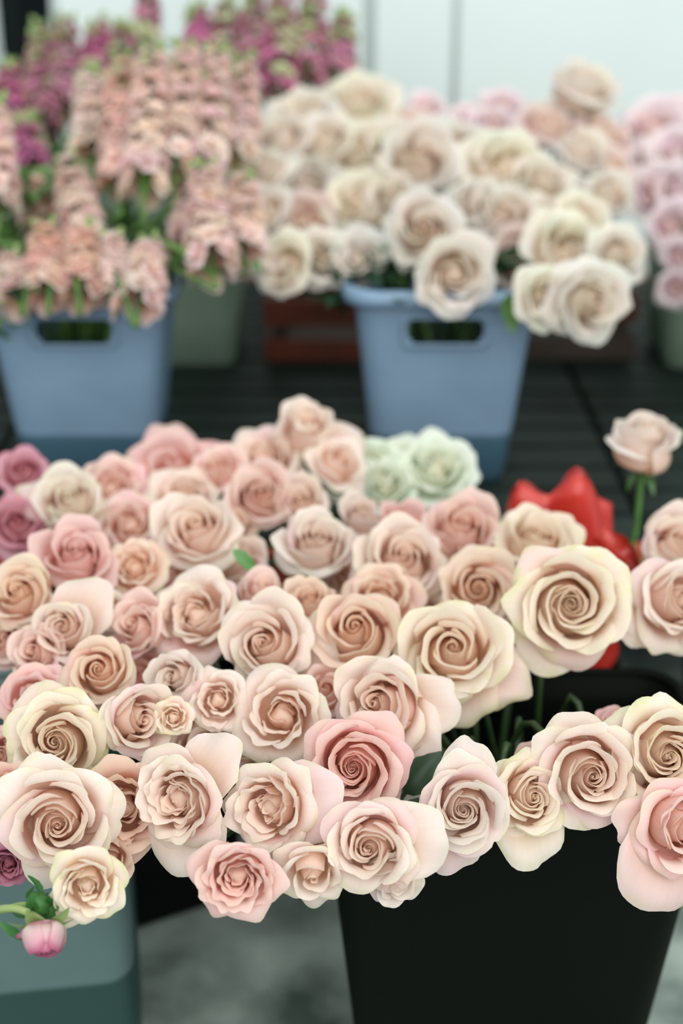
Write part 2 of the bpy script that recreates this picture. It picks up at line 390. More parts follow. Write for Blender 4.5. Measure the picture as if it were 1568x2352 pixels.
def bucket(M, wx, wy, h, taper, m, label, water=None, m_water=None, hole=True, group=None, lip=.012, r=.03):
    t = thing('flower_bucket', M, label, 'bucket', group)
    nx = [0, .10, .20, .23, .40, .60, .77, .80, .90, 1]
    hz0, hz1 = h - .062, h - .030
    zs = sorted({0, .01, h * .25, h * .5, h * .75, hz0, hz0 + .006, hz1 - .006, hz1, h})
    rows = []
    for z in zs:
        f = taper * (1 - z / h)
        rr = r - (.006 if z == 0 else 0)
        e = .006 if z == 0 else 0
        rows.append([(x, y, z) for x, y in bucket_loop(wx / 2 - f - e, wy / 2 - f - e, max(.012, rr * (1 - .25 * (1 - z / h))), nx)])
    n = len(rows[0]); V = [q for row in rows for q in row]; F = []
    nxc = len(nx)
    for j in range(len(zs) - 1):
        for i in range(n):
            if hole and hz0 <= zs[j] < hz1:
                fi = i if i < nxc - 1 else (i - (nxc + 10) if nxc + 10 <= i < 2 * nxc + 9 else -1)
                inner = zs[j] >= hz0 + .006 - 1e-9 and zs[j + 1] <= hz1 - .006 + 1e-9
                if fi >= 0 and (3 <= fi <= 5 or (inner and 2 <= fi <= 6)): continue
            a, b_ = j * n + i, j * n + (i + 1) % n
            F.append((a, b_, b_ + n, a + n))
    c0 = len(V); V.append((0, 0, 0))
    F += [(i, c0, c0, (i + 1) % n) for i in range(0)]
    bm = bmesh.new(); vs = [bm.verts.new(v) for v in V]
    for f in F: bm.faces.new([vs[k] for k in f])
    bm.faces.new([vs[k] for k in range(n)][::-1])
    bm.verts.remove(vs[c0])
    for f in bm.faces: f.smooth = True
    me = bpy.data.meshes.new('bucket_wall'); bm.to_mesh(me); bm.free()
    o = link('wall', me, m, t)
    sol = o.modifiers.new('thickness', 'SOLIDIFY'); sol.thickness = .003; sol.offset = -1
    # rolled rim: profile (out, up) swept round the top outline
    prof = [(-.003, 0), (-.002, .004), (lip * .5, .005), (lip, .002), (lip + .002, -.006), (lip, -.014), (lip - .003, -.014), (lip - .002, -.004), (.001, -.002)]
    base = bucket_loop(wx / 2, wy / 2, r, nx)
    V = []
    for (ox, oz) in prof:
        V += [(x, y, h + oz) for x, y in bucket_loop(wx / 2 + ox, wy / 2 + ox, r + max(0, ox), nx)]
    F = [(j * n + i, j * n + (i + 1) % n, ((j + 1) % len(prof)) * n + (i + 1) % n, ((j + 1) % len(prof)) * n + i) for j in range(len(prof)) for i in range(n)]
    link('rim', np_mesh('bucket_rim', V, F), m, t)
    if hole:  # raised frame round the hand hole
        for sgn in (-1, 1):
            yy = sgn * (wy / 2 - taper * .13)
            hw = (wx / 2 - r) * .62
            pts = [(-hw, hz0), (hw, hz0), (hw, hz1), (-hw, hz1)]
            V = []; F = []
            ring = []
            for k, (cx, cz) in enumerate(pts):
                sx, sz = (-1 if cx < 0 else 1), (-1 if k < 2 else 1)
                for q in range(4):
                    a = {0: math.pi, 1: -math.pi / 2, 2: 0, 3: math.pi / 2}[k] + math.pi / 2 * q / 3
                    ring.append((cx - sx * .006 + .006 * math.cos(a), cz - sz * .006 + .006 * math.sin(a), math.cos(a), math.sin(a)))
            L = len(ring)
            for d, e in ((-.001, -.003), (.003, -.003), (.003, .003), (-.001, .003)):
                V += [(x + d * nxx, yy + sgn * (e - .001), z + d * nz) for x, z, nxx, nz in ring]
            F = [(j * L + i, j * L + (i + 1) % L, ((j + 1) % 4) * L + (i + 1) % L, ((j + 1) % 4) * L + i) for j in range(4) for i in range(L)]
            link('handle_rim', np_mesh('handle_rim', V, F), m, t)
    if water:
        rows = []
        for z in (.006, water * .5, water):
            f = taper * (1 - z / h) + .0045
            rows.append([(x, y, z) for x, y in bucket_loop(wx / 2 - f, wy / 2 - f, r * .8, nx)])
        bm = bmesh.new(); vs = [[bm.verts.new(v) for v in row] for row in rows]
        for j in range(2):
            for i in range(n): bm.faces.new([vs[j][i], vs[j][(i + 1) % n], vs[j + 1][(i + 1) % n], vs[j + 1][i]])
        bm.faces.new(vs[2]); bm.faces.new(vs[0][::-1])
        for f in bm.faces: f.smooth = len(f.verts) == 4
        me = bpy.data.meshes.new('water'); bm.to_mesh(me); bm.free()
        link('water', me, m_water, t)['label'] = 'dark water in the bottom of the bucket'
    return t

M_BLUE = plastic('blue_plastic', (.215, .335, .465), .22, .4, (.45, .65, .85), .068, (.06, .135, .195))
M_BLUEWATER = noisy('blue_water', (.012, .035, .055), (.02, .05, .075), 6, .15)
M_BLACKP = plastic('black_plastic', (.0022, .0036, .0028), 0, .6)
M_BLACKP.node_tree.nodes['Principled BSDF'].inputs['Specular IOR Level'].default_value = .08
M_GREYP = plastic('grey_green_plastic', (.13, .205, .205), .35, .4, (.45, .70, .68), .180, (.030, .072, .066))
M_GREYWATER = noisy('grey_water', (.010, .030, .026), (.016, .042, .036), 6, .15)
M_PALEP = plastic('pale_green_plastic', (.26, .36, .28), .2, .45, (.5, .7, .5))
Tm = Matrix.Translation
def Rz(d): return Matrix.Rotation(math.radians(d), 4, 'Z')
BLACK_X, BLACK_Y, BLACK_H = .141, 1.021, .36
bucket(Tm((BLACK_X, BLACK_Y, 0)),   .314, .196, BLACK_H, .035, M_BLACKP, 'tall black bucket holding the nearest blush roses', hole=False, lip=.008)
GREY_X, GREY_Y, GREY_H = -.309, 1.010, .36
bucket(Tm((GREY_X, GREY_Y, 0)) @ Rz(8), .25, .21, GREY_H, .004, M_GREYP, 'grey green see-through bucket at the near corner with a water line', .180, M_GREYWATER, hole=False, lip=.006)
REAR_X, REAR_Y, REAR_H = -.205, 1.27, .36
bucket(Tm((REAR_X, REAR_Y, 0)) @ Rz(28), .21, .18, REAR_H, .03, M_BLACKP, 'black bucket in the shade under the blush rose mound', hole=False, lip=.008)
LOW_X, LOW_Y, LOW_H = .205, 1.28, .27
bucket(Tm((LOW_X, LOW_Y, 0)), .16, .15, LOW_H, .02, M_BLACKP, 'short black bucket under the red bag', hole=False, lip=.006, r=.025)
EDGE_X, EDGE_Y = .445, 1.29
bucket(Tm((EDGE_X, EDGE_Y, 0)), .155, .15, .28, .02, M_BLACKP, 'black bucket at the frame edge behind the big black one', hole=False, lip=.006, r=.025)
BLUE_Y = 1.690
bucket(Tm((-.312, BLUE_Y, SHZ)), .215, .19, .250, .028, M_BLUE, 'blue bucket full of pale pink stock flowers', .062, M_BLUEWATER)
bucket(Tm((.1215, BLUE_Y, SHZ)), .215, .19, .250, .028, M_BLUE, 'blue bucket under the cream garden roses', .072, M_BLUEWATER)
bucket(Tm((-.268, 2.17, SHZ)), .25, .22, .30, .02, M_PALEP, 'pale green bucket behind the blue bucket of stock', hole=False)
bucket(Tm((.595, 2.15, SHZ)), .25, .22, .30, .025, M_PALEP, 'pale green bucket of pink peonies beside the cream roses', hole=False)
bucket(Tm((.635, 1.80, SHZ)), .20, .18, .27, .02, M_PALEP, 'pale green bucket cut off by the frame below the peonies', hole=False)
# ---------------------------------------------------------------- flower helpers
def frame_from_axis(pos, axis, spin=0):
    z = axis.normalized(); x = Vector((0, 0, 1)).cross(z)
    if x.length < 1e-3: x = Vector((1, 0, 0))
    x.normalize(); y = z.cross(x)
    R = Matrix((x, y, z)).transposed().to_4x4()
    return Matrix.Translation(pos) @ R @ Matrix.Rotation(spin, 4, 'Z')

def view_axis(ax, ay):
    az = math.sqrt(max(.0, 1 - ax * ax - ay * ay))
    return ax * RIGHT + ay * UP - az * FWD

def tube(pts, r0, r1, sides=6):
    pts = [Vector(p) for p in pts]; V = []; n = len(pts)
    up = Vector((.3, .2, 1))
    for i, p in enumerate(pts):
        d = (pts[min(i + 1, n - 1)] - pts[max(i - 1, 0)]).normalized()
        a = d.cross(up); a = a.normalized() if a.length > 1e-4 else Vector((1, 0, 0)); b = d.cross(a)
        r = r0 + (r1 - r0) * i / (n - 1)
        V += [p + r * (math.cos(2 * math.pi * k / sides) * a + math.sin(2 * math.pi * k / sides) * b) for k in range(sides)]
    F = [(i * sides + k, i * sides + (k + 1) % sides, (i + 1) * sides + (k + 1) % sides, (i + 1) * sides + k) for i in range(n - 1) for k in range(sides)]
    return V, F

def spline(P, n=14):
    P = [Vector(p) for p in P]; P = [P[0] * 2 - P[1]] + P + [P[-1] * 2 - P[-2]]
    out = []; seg = len(P) - 3
    for i in range(n + 1):
        s = min(seg - 1e-6, i / n * seg); k = int(s); t = s - k
        a, b, c, d = P[k:k + 4]
        out.append(.5 * ((2 * b) + (c - a) * t + (2 * a - 5 * b + 4 * c - d) * t * t + (3 * b - a - 3 * c + d) * t ** 3))
    return out

def leaf_mesh(name, L, w, fold=.35, curl=.5, serr=.06, nu=7, nv=12, tip=1.0):
    V = []; uv = []
    for j in range(nv):
        v = j / (nv - 1)
        ww = w * (math.sin(math.pi * min(1, v ** .75)) ** tip) * (1 + serr * (1 if j % 2 else -1)) + .0006
        a = curl * v
        cx, cz = L * (math.sin(a) / curl if curl else v), -L * (1 - math.cos(a)) / curl if curl else 0
        for i in range(nu):
            u = -1 + 2 * i / (nu - 1)
            V.append((u * ww * math.cos(fold), cx, cz + abs(u) * ww * math.sin(fold) + .05 * ww * math.sin(9 * v + 3 * u)))
            uv.append(((u + 1) / 2, v))
    return np_mesh(name, V, grid_faces(nu, nv), uv)

def calyx_mesh(R):
    V = []; n = 10
    prof = [(.0, -.22), (.07, -.20), (.11, -.12), (.13, -.05), (.12, .00), (.20, .035), (.24, .09), (.05, .10), (0.0, .12)]
    for r, z in prof:
        V += [(max(r, .001) * R * math.cos(2 * math.pi * k / n), max(r, .001) * R * math.sin(2 * math.pi * k / n), z * R) for k in range(n)]
    F = [(j * n + k, j * n + (k + 1) % n, (j + 1) * n + (k + 1) % n, (j + 1) * n + k) for j in range(len(prof) - 1) for k in range(n)]
    return np_mesh('calyx', V, F)

def heart_mesh(R, kind):
    """The closed, twisted core that the innermost petals wrap."""
    h = {'open': .76, 'cup': .88, 'bud': .80, 'garden': .54, 'full': .54, 'simple': .76}[kind]
    n = 12; V = []; uv = []
    w = 1.9 if kind in ('garden', 'full') else 1.25
    prof = [(.05, .0), (.13, .12), (.15, .5), (.11, .8), (.06, .95), (.02, 1.0), (.001, 1.0)]
    for j, (r, z) in enumerate(prof):
        for k in range(n):
            a = 2 * math.pi * k / n + z * 1.6; rr = r * w * (1 + .22 * math.sin(3 * a - z * 4))
            V.append((rr * R * math.cos(a), rr * R * math.sin(a), z * h * R)); uv.append((k / n, .15 + .6 * z))
    F = [(j * n + k, j * n + (k + 1) % n, (j + 1) * n + (k + 1) % n, (j + 1) * n + k) for j in range(len(prof) - 1) for k in range(n)]
    return np_mesh('heart', V, F, uv)

M_BRIGHT = leaf_mat('bright_stem', (.06, .20, .05), (.12, .30, .08), .15)  # brighter copy for the lone stem, its light put into the colour
SEPAL = None
def add_sepals(root, R, rg, droop=.9):
    global SEPAL
    if SEPAL is None: SEPAL = leaf_mesh('sepal', 1, .16, .3, .9, .0, 5, 8, 1.0)
    a0 = rg.uniform(0, 6)
    for k in range(5):
        o = link('sepal', SEPAL, M_GREEN, root)
        o.matrix_local = Matrix.Rotation(a0 + k * 1.2566, 4, 'Z') @ Tm((0, .10 * R, -.10 * R)) @ Matrix.Rotation(droop * rg.uniform(-.9, .3), 4, 'X') @ Matrix.Scale(R * rg.uniform(.55, .75), 4)

BUCKETS = {  # centre x, y, rim height, half opening x, half opening y, base height, base half
    'K': (BLACK_X, BLACK_Y, BLACK_H, .115, .070, .03, .045), 'G': (GREY_X, GREY_Y, GREY_H, .095, .08, .03, .08),
    'C': (REAR_X, REAR_Y, REAR_H, .06, .05, .03, .05), 'B': (.1215, BLUE_Y, SHZ + .25, .075, .065, SHZ + .02, .05),
    'P': (-.268, 2.17, SHZ + .30, .09, .08, SHZ + .02, .07), 'Q': (.595, 2.15, SHZ + .30, .09, .08, SHZ + .02, .07),
    'L': (-.312, BLUE_Y, SHZ + .25, .075, .065, SHZ + .02, .05), 'R': (EDGE_X, EDGE_Y, .28, .05, .05, .03, .035),
}
def stem_for(root, base, axis, bk, rg, r=.0027, name='stem', mat=None, off=.06):
    bx, by, bz, ox, oy, z0, hb = BUCKETS[bk]
    mid = base - axis * off
    rim = Vector((min(bx + ox, max(bx - ox, bx + (mid.x - bx) * .55 + rg.uniform(-.02, .02))), min(by + oy, max(by - oy, by + (mid.y - by) * .5 + rg.uniform(-.02, .02))), min(bz + .02, max(z0 + .1, bz + .015))))
    bot = Vector((bx + rg.uniform(-hb, hb), by + rg.uniform(-hb, hb), z0 + rg.uniform(0, .03)))
    if mid.z < rim.z + .005 and (abs(mid.x - bx) > ox or abs(mid.y - by) > oy):
        mid.z = rim.z + .012; mid.x = lerp(mid.x, rim.x, .3); mid.y = lerp(mid.y, rim.y, .3)
    pts = spline([base, base - axis * .02, mid, rim, bot], 20)
    V, F = tube(pts, r, r * 1.15)
    inv = root.matrix_world.inverted()
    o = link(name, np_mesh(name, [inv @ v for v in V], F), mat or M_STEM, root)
    return pts

REACH = {'open': 1.02, 'cup': .95, 'bud': .88, 'garden': 1.02, 'full': 1.02, 'simple': 1.0}
TINT = {  # inner multiplier, outer multiplier, rim-wear amount
    'cream': ((1.0, 1.02, .95), (1.02, 1.13, 1.12), .9), 'peach': ((1.0, .94, .84), (1.0, 1.03, 1.0), .5),
    'blush': ((1.0, .98, .93), (1.0, 1.085, 1.14), .5), 'pink': ((1.0, .94, .90), (1.0, .95, 1.03), .4),
    'rosy': ((1.0, .86, .84), (1.0, .90, .96), .2), 'mauve': ((.98, .88, .92), (1.0, .86, .94), .3), 'pale': ((.95, .96, .93), (.96, 1.07, 1.14), .4),
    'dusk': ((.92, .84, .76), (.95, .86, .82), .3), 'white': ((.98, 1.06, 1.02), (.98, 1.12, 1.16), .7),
}
def build_rose(px, py, dpx, ax, ay, kind, tint, label, bk='K', dz=0.0, seed=None, depth=None, open_=1.0, n=None, spin=None, mat=None, res=(13, 12), sep=False, leaves=(), pull=None, group='blush roses in the front buckets', stem=True):
    seed = seed if seed is not None else int(px * 7 + py * 13)
    rg = random.Random(seed)
    if depth is None:
        v = (py - 1176) / FPX
        down = .57 + (py - 1600) * .00009
        depth = down / (math.sin(PITCH) + v * math.cos(PITCH))
    depth += dz
    R = dpx * (1.13 if py > 1600 else 1.19) / 2 * depth / FPX / REACH[kind]
    axis = view_axis(ax, ay)
    P = at(px, py, depth)
    base = P - axis * R * .50
    M = frame_from_axis(base, axis, rg.uniform(0, 6.28) if spin is None else spin)
    t = thing('rose', M, label, 'rose', group)
    ti, to, ew = TINT[tint]
    ps = rose_params(kind, seed, n, open_)
    if pull:  # a guard petal that hangs out of the bloom: (image direction x, y, length factor)
        for (gx, gy, gl) in pull:
            d = M.to_3x3().inverted() @ (gx * RIGHT + gy * UP)
            q = dict(ps[-1]); q['th'] = math.atan2(d.y, d.x); q['L'] = gl * 1.1; q['psi1'] = R_(22 + rg.uniform(-8, 8)); q['psi2'] = R_(-26); q['sf'] = .55; q['rip'] = .07; q['trim'] = .30; q['w'] = .66 if gl < 1.45 else .98 if gl < 1.7 else 1.25; q['point'] = .04; q['z0'] = -.05; q['ph'] = rg.uniform(0, 6)
            ps.append(q)
    for p in ps:
        g = 1.0 if p['guard'] else p['t'] * .75
        j = rg.uniform(-.03, .03)
        blush = p['guard'] and mat is None and rg.random() < .24
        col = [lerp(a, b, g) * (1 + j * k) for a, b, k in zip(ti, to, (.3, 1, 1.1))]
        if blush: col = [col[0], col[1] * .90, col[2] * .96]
        nu, nv = res if not p['guard'] else (res[0] + 4, res[1] + 3)
        Pm, uv = petal_grid(p, nu, nv)
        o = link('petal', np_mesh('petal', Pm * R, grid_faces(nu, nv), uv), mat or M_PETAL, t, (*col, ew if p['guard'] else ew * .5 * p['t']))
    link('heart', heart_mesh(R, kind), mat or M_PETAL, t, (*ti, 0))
    link('calyx', calyx_mesh(R), M_GREEN, t)
    if sep: add_sepals(t, R, rg)
    if sep:
        b0 = base - axis * R * .2
        V, F = tube(spline([b0, b0 + Vector((.002, .006, -.06)), b0 + Vector((.006, .006, -.10)), Vector((EDGE_X - .05, EDGE_Y, .285)), Vector((EDGE_X - .02, EDGE_Y - .01, .04))], 16), .0031, .0034, 8)
        link('stem', np_mesh('stem', [t.matrix_world.inverted() @ v for v in V], F), M_BRIGHT, t)
    elif stem: stem_for(t, base - axis * R * .2, axis, bk, rg)
    inv = t.matrix_world.inverted()
    for (lx, ly, ld, dx, dy, LL) in leaves:
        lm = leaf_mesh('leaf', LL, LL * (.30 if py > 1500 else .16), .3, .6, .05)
        yv = (dx * RIGHT + dy * UP - .15 * FWD).normalized(); zv = (-FWD + .4 * UP); zv = (zv - yv * zv.dot(yv)).normalized(); xv = yv.cross(zv)
        Ml = Matrix.Translation(at(lx, ly, ld)) @ Matrix((xv, yv, zv)).transposed().to_4x4()
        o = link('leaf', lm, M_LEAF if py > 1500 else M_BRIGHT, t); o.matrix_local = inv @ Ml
    return t

# px, py, width, axis right, axis up, form, tint, label, options
FRONT = [
 # right cluster over the black bucket
 (1350, 1775, 232, .08, .02, 'open', 'blush', 'wide open blush rose with tight peach spiral, in front of the black bucket', dict(pull=[(-.85, -.45, 1.25)], n=30)),
 (1520, 1735, 250, .08, .12, 'open', 'cream', 'large cream rose cut by the frame edge, above the rose with the drooping petal', dict(n=31)),
 (1560, 1905, 200, .25, .0, 'open', 'pink', 'rose with one huge pink petal drooping over the black bucket', dict(dz=.02, pull=[(-.35, -.95, 1.75), (-.9, .1, 1.2)])),
 (1062, 1855, 200, -.02, .06, 'open', 'pale', 'pale grey pink rose with a pinwheel heart beside the dark leaf', dict(pull=[(.1, .95, 1.3), (-.2, -.95, 1.35)], open_=.8)),
 (1215, 1830, 178, .18, .16, 'open', 'cream', 'cream rose half hidden by the wide blush rose, its pale skirt petal hanging down', dict(dz=.015, pull=[(.05, -1, 1.6)])),
 (1232, 1770, 120, .1, .4, 'cup', 'pink', 'pink petalled rose mostly hidden above the cream skirt petal rose', dict(dz=.06)),
 (1415, 1680, 120, .1, .4, 'cup', 'rosy', 'small deep pink rose peeping between the two big roses on the black bucket', dict(dz=.07)),
 # right edge
 (1552, 1385, 200, .28, .12, 'open', 'blush', 'blush rose cut by the frame edge with a torn outer petal, above the black bucket', dict(bk='R', pull=[(-.9, -.35, 1.3)])),
 (1550, 1262, 170, .15, .5, 'cup', 'blush', 'soft blush rose at the frame edge behind the torn petal rose', dict(bk='R', depth=1.29)),
 (1482, 1025, 165, .02, .84, 'cup', 'pale', 'single rose standing tall on a bare green stem before the rack', dict(bk='R', depth=1.40, sep=True, open_=.3)),
 # the big ones on the near right of the mound
 (1304, 1388, 252, 0, .08, 'open', 'cream', 'big cream rose with green rims and open spiral heart before the red bag', dict(n=31, depth=1.15)),
 (1040, 1500, 228, -.08, .30, 'cup', 'cream', 'cream rose with a curled white petal sticking out over the dark bucket mouth', dict(pull=[(.9, -.45, 1.25), (.2, -.95, 1.1)])),
 (880, 1620, 216, -.38, .22, 'cup', 'blush', 'pale rose with its heart turned aside, right above the rosy pink one', dict(pull=[(.9, .05, 1.2), (.75, -.65, 1.2)])),
 (812, 1758, 226, -.06, .04, 'open', 'rosy', 'rosy pink rose with a deep cupped heart at the middle of the front', dict(n=30)),
 (645, 1642, 204, -.08, .2, 'garden', 'blush', 'blush rose with a ruffled heart and pale rolled rim above the two folded roses', dict(n=22)),
 (612, 1487, 200, -.1, .30, 'cup', 'blush', 'blush rose with a pointed petal sticking out to one side, over the ruffled heart rose', dict(pull=[(.9, -.1, 1.25)])),
 (820, 1455, 200, -.1, .34, 'cup', 'peach', 'peach rose with wide wrapped petals beside the curled white petal rose', dict(open_=.85)),
 (1097, 1360, 172, -.05, .22, 'cup', 'peach', 'round cupped peach rose next to the big green rimmed rose', dict(depth=1.22)),
 (1235, 1250, 190, .02, .62, 'open', 'cream', 'flat cream rose behind the big green rimmed rose', dict(depth=1.30)),
 (1060, 1225, 172, 0, .5, 'cup', 'pink', 'pink edged rose at the top of the mound near the red bag', dict(depth=1.33)),
 (925, 1298, 200, -.02, .42, 'cup', 'blush', 'soft blush rose with layered heart below the pink edged rose', dict(depth=1.26)),
 (875, 1378, 160, -.05, .38, 'garden', 'peach', 'ruffled peach rose tucked behind the wide wrapped peach rose', dict(dz=.03, n=22)),
 (712, 1390, 120, .02, .62, 'cup', 'peach', 'half closed peach rose between pink bud and wide wrapped rose', dict(dz=.02)),
 (600, 1372, 128, .12, .80, 'bud', 'pink', 'closed pink bud pointing up in the middle of the mound', dict(dz=.02)),
 (450, 1412, 196, -.22, .36, 'garden', 'blush', 'blush rose with a folded heart and pink underside petals, upper left of the mound', dict(n=26)),
 (456, 1232, 190, -.1, .52, 'cup', 'blush', 'cupped blush rose with a pink side petal beside the small green leaf', dict(depth=1.28, leaves=[(535, 1262, 1.24, .75, -.65, .035)])),
 (732, 1258, 168, .0, .6, 'cup', 'pale', 'pale rose bloom with pink flank at the dark gap of the mound', dict(depth=1.28)),
 (180, 1288, 182, .06, .52, 'cup', 'mauve', 'mauve rimmed rose at the upper left behind the twin edge roses', dict(depth=1.24)),
 (308, 1302, 130, -.1, .5, 'garden', 'peach', 'small peach rose between the mauve rimmed and cupped blush roses', dict(dz=.02, n=20)),
 (55, 1368, 168, -.1, .32, 'cup', 'peach', 'peach cup shaped rose at the left frame edge', dict(bk='G')),
 (150, 1445, 142, -.06, .28, 'cup', 'blush', 'small rose with spiral heart and a large pink petal behind it', dict(bk='G', pull=[(.5, .8, 1.5)])),
 (92, 1500, 130, -.3, .2, 'cup', 'pink', 'pink rose bending left under the small spiral heart rose', dict(bk='G', dz=.02)),
 (232, 1545, 152, 0, .3, 'cup', 'peach', 'egg shaped peach rose with a wrapped heart in the left half', dict(bk='C')),
 (325, 1445, 140, -.4, .35, 'cup', 'pink', 'side turned rose with long pink petals next to the folded heart rose', dict(dz=.02)),
 (240, 1405, 100, .0, .3, 'garden', 'blush', 'tiny ruffled rose above the egg shaped peach rose', dict(dz=.03, bk='C', n=18)),
 (80, 1600, 150, .1, .42, 'garden', 'mauve', 'mauve pink rose half buried at the left frame edge', dict(bk='G', dz=.02, n=22)),
 (132, 1702, 222, .05, .1, 'open', 'cream', 'ivory rose with a neat open heart over the largest near rose', dict(bk='G', n=28)),
 (305, 1655, 180, .58, .12, 'cup', 'blush', 'tall rose seen from its side with long pleated petals', dict(bk='C')),
 (398, 1648, 84, .1, .2, 'garden', 'cream', 'tiny cream rose tucked beside the tall side turned rose', dict(bk='C', n=18, dz=-.01)),
 (412, 1560, 126, -.4, .25, 'cup', 'pale', 'small pale rose facing left in the middle of the left half', dict(bk='C')),
 (500, 1608, 134, -.02, .25, 'garden', 'blush', 'small rose with a crumpled heart beside the ruffled heart rose', dict(bk='C', n=22)),
 (408, 1835, 216, -.36, .06, 'garden', 'blush', 'full blush rose with double heart and one white petal hanging below', dict(n=34, pull=[(.2, -.98, 1.5), (.6, .75, 1.4)], bk='K')),
 (615, 1855, 204, -.42, .04, 'garden', 'blush', 'round blush rose with a small knotted heart and a large petal folded aside', dict(n=26, pull=[(.95, .12, 1.55), (-.1, -.95, 1.25)], bk='K')),
 (135, 1885, 246, .14, 0, 'open', 'blush', 'largest near rose with peach inner cup in the lower left corner', dict(bk='G', n=26, pull=[(-.9, .35, 1.15), (.1, -.9, 1.2)])),
 (285, 1855, 205, .2, .1, 'garden', 'dusk', 'shaded tan rose squeezed between the largest near rose and the double heart rose', dict(bk='G', dz=.025, n=26)),
 (200, 2035, 160, .18, -.12, 'garden', 'cream', 'small cream rose hanging under the largest near rose', dict(bk='G', n=24, pull=[(-.6, -.8, 1.3)])),
 (548, 2015, 188, .12, -.18, 'full', 'rosy', 'dense pink rose hanging lowest below the two folded roses', dict(n=32, bk='K')),
 (720, 2000, 150, .0, -.35, 'simple', 'blush', 'rose facing down with one big round petal over the concrete', dict(bk='K', dz=.02, pull=[(0, -1, 1.35)])),
 (850, 1940, 200, -.14, .0, 'open', 'blush', 'blush rose with twisted white petals pointing at the black bucket', dict(n=26, pull=[(.95, .12, 1.55), (.75, -.65, 1.25)])),
 (905, 2020, 130, .15, -.5, 'simple', 'pale', 'shaded rose facing down under the twisted petal rose', dict(dz=.03, pull=[(.3, -.9, 1.3)])),
 (8, 1835, 150, .05, .12, 'garden', 'dusk', 'tan rose at the left frame edge beside the largest near rose', dict(bk='G', n=26, dz=.01)),
 (475, 1735, 180, .1, .3, 'cup', 'blush', 'blush rose mostly hidden behind the double heart rose', dict(dz=.06, bk='C')),
 (668, 1785, 140, 0, .2, 'full', 'rosy', 'dark pink rose deep in the gap above the knotted heart rose', dict(dz=.09, bk='C', n=24)),
 (748, 1588, 110, .05, .5, 'simple', 'pink', 'small pointed pink rose between the ruffled heart and turned aside roses', dict(dz=.03, bk='K')),
 (945, 1765, 130, .5, .1, 'simple', 'pale', 'rose half hidden behind the rosy pink one with a pale petal over the dark leaf', dict(dz=.05, pull=[(.9, .2, 1.2)], leaves=[(928, 1822, 1.05, .62, .78, .042), (925, 1850, 1.04, .9, -.3, .03)])),
 (12, 1735, 120, -.1, .2, 'cup', 'pink', 'pink rose at the left frame edge above the tan edge rose', dict(dz=.04, bk='G')),
 # far part of the mound
 (705, 995, 150, .06, .62, 'bud', 'blush', 'topmost rose of the mound with a rolled cup and pink tipped petal', dict(depth=1.45, bk='C', pull=[(.9, .15, 1.3), (.75, -.6, 1.35)])),
 (605, 1055, 165, -.1, .55, 'garden', 'blush', 'cream peach rose leaning beside the topmost rose', dict(depth=1.45, bk='C', n=22)),
 (600, 1145, 160, .05, .3, 'cup', 'pink', 'pink flanked rose below the topmost rose', dict(depth=1.38, bk='C')),
 (395, 1082, 195, -.05, .5, 'simple', 'mauve', 'loose dusky rose with a tall pointed petal against the blue bucket', dict(depth=1.45, bk='C', n=12, pull=[(-.2, .97, 1.35), (.85, .5, 1.3)])),
 (255, 1120, 155, .05, .5, 'garden', 'pink', 'pinkish ruffled rose behind the ivory white petal rose', dict(depth=1.42, bk='C', n=22)),
 (165, 1162, 160, .05, .5, 'cup', 'white', 'ivory rose with an open white side petal at the back left', dict(depth=1.36, bk='C', pull=[(-.85, .5, 1.4)])),
 (300, 1205, 150, .05, .45, 'garden', 'pink', 'soft pink ruffled rose before the pinkish ruffled one', dict(depth=1.36, bk='C', n=22)),
 (420, 1145, 150, .0, .5, 'garden', 'blush', 'blurred blush rose under the loose dusky rose', dict(depth=1.40, bk='C', n=22)),
 (500, 1080, 120, -.1, .6, 'simple', 'pink', 'small pink rose between the dusky and the cream peach roses', dict(depth=1.42, bk='C')),
 (832, 1190, 122, .05, .62, 'bud', 'pale', 'pale pink bud standing before the white carnations', dict(depth=1.36, bk='C')),
 (925, 1195, 110, .2, .65, 'simple', 'mauve', 'dusty mauve rose with a folded petal before the carnation leaves', dict(depth=1.37, bk='C', n=9)),
 (780, 1065, 120, .35, .4, 'simple', 'blush', 'blush rose with a broad petal below the pink tipped petal', dict(depth=1.43, bk='C', n=12)),
 (690, 1165, 130, .0, .5, 'cup', 'blush', 'blush rose filling the gap behind the pale pink flank rose', dict(depth=1.38, bk='C')),
 (530, 1215, 110, .1, .5, 'simple', 'peach', 'small peach rose behind the green leaf', dict(depth=1.36, bk='C')),
 # deeper fillers seen in the gaps
 (200, 1365, 130, 0, .5, 'cup', 'blush', 'shaded blush rose sunk behind the small spiral heart rose', dict(dz=.07, bk='C')),
 (395, 1330, 150, 0, .6, 'cup', 'pink', 'pinkish rose sunk behind the folded heart rose', dict(dz=.07, bk='C')),
 (545, 1300, 130, 0, .6, 'cup', 'blush', 'shaded rose sunk under the small green leaf', dict(dz=.07, bk='C')),
 (690, 1480, 150, .1, .5, 'cup', 'peach', 'peach rose sunk between the pointed petal and wide wrapped roses', dict(dz=.08, bk='K')),
 (960, 1430, 140, 0, .5, 'cup', 'blush', 'shaded rose sunk behind the curled white petal rose', dict(dz=.09, bk='K')),
 (1180, 1460, 150, -.2, .3, 'simple', 'cream', 'cream rose low behind the big green rimmed rose', dict(depth=1.24, bk='K')),
 (330, 1560, 130, 0, .5, 'cup', 'rosy', 'deep pink rose sunk beside the egg shaped peach rose', dict(dz=.08, bk='C')),
 (180, 1625, 140, 0, .5, 'cup', 'blush', 'pale rose sunk behind the ivory rose', dict(dz=.05, bk='G')),
 (20, 1480, 140, -.1, .4, 'cup', 'pink', 'pink rose sunk at the left frame edge under the peach cup', dict(dz=.06, bk='G')),
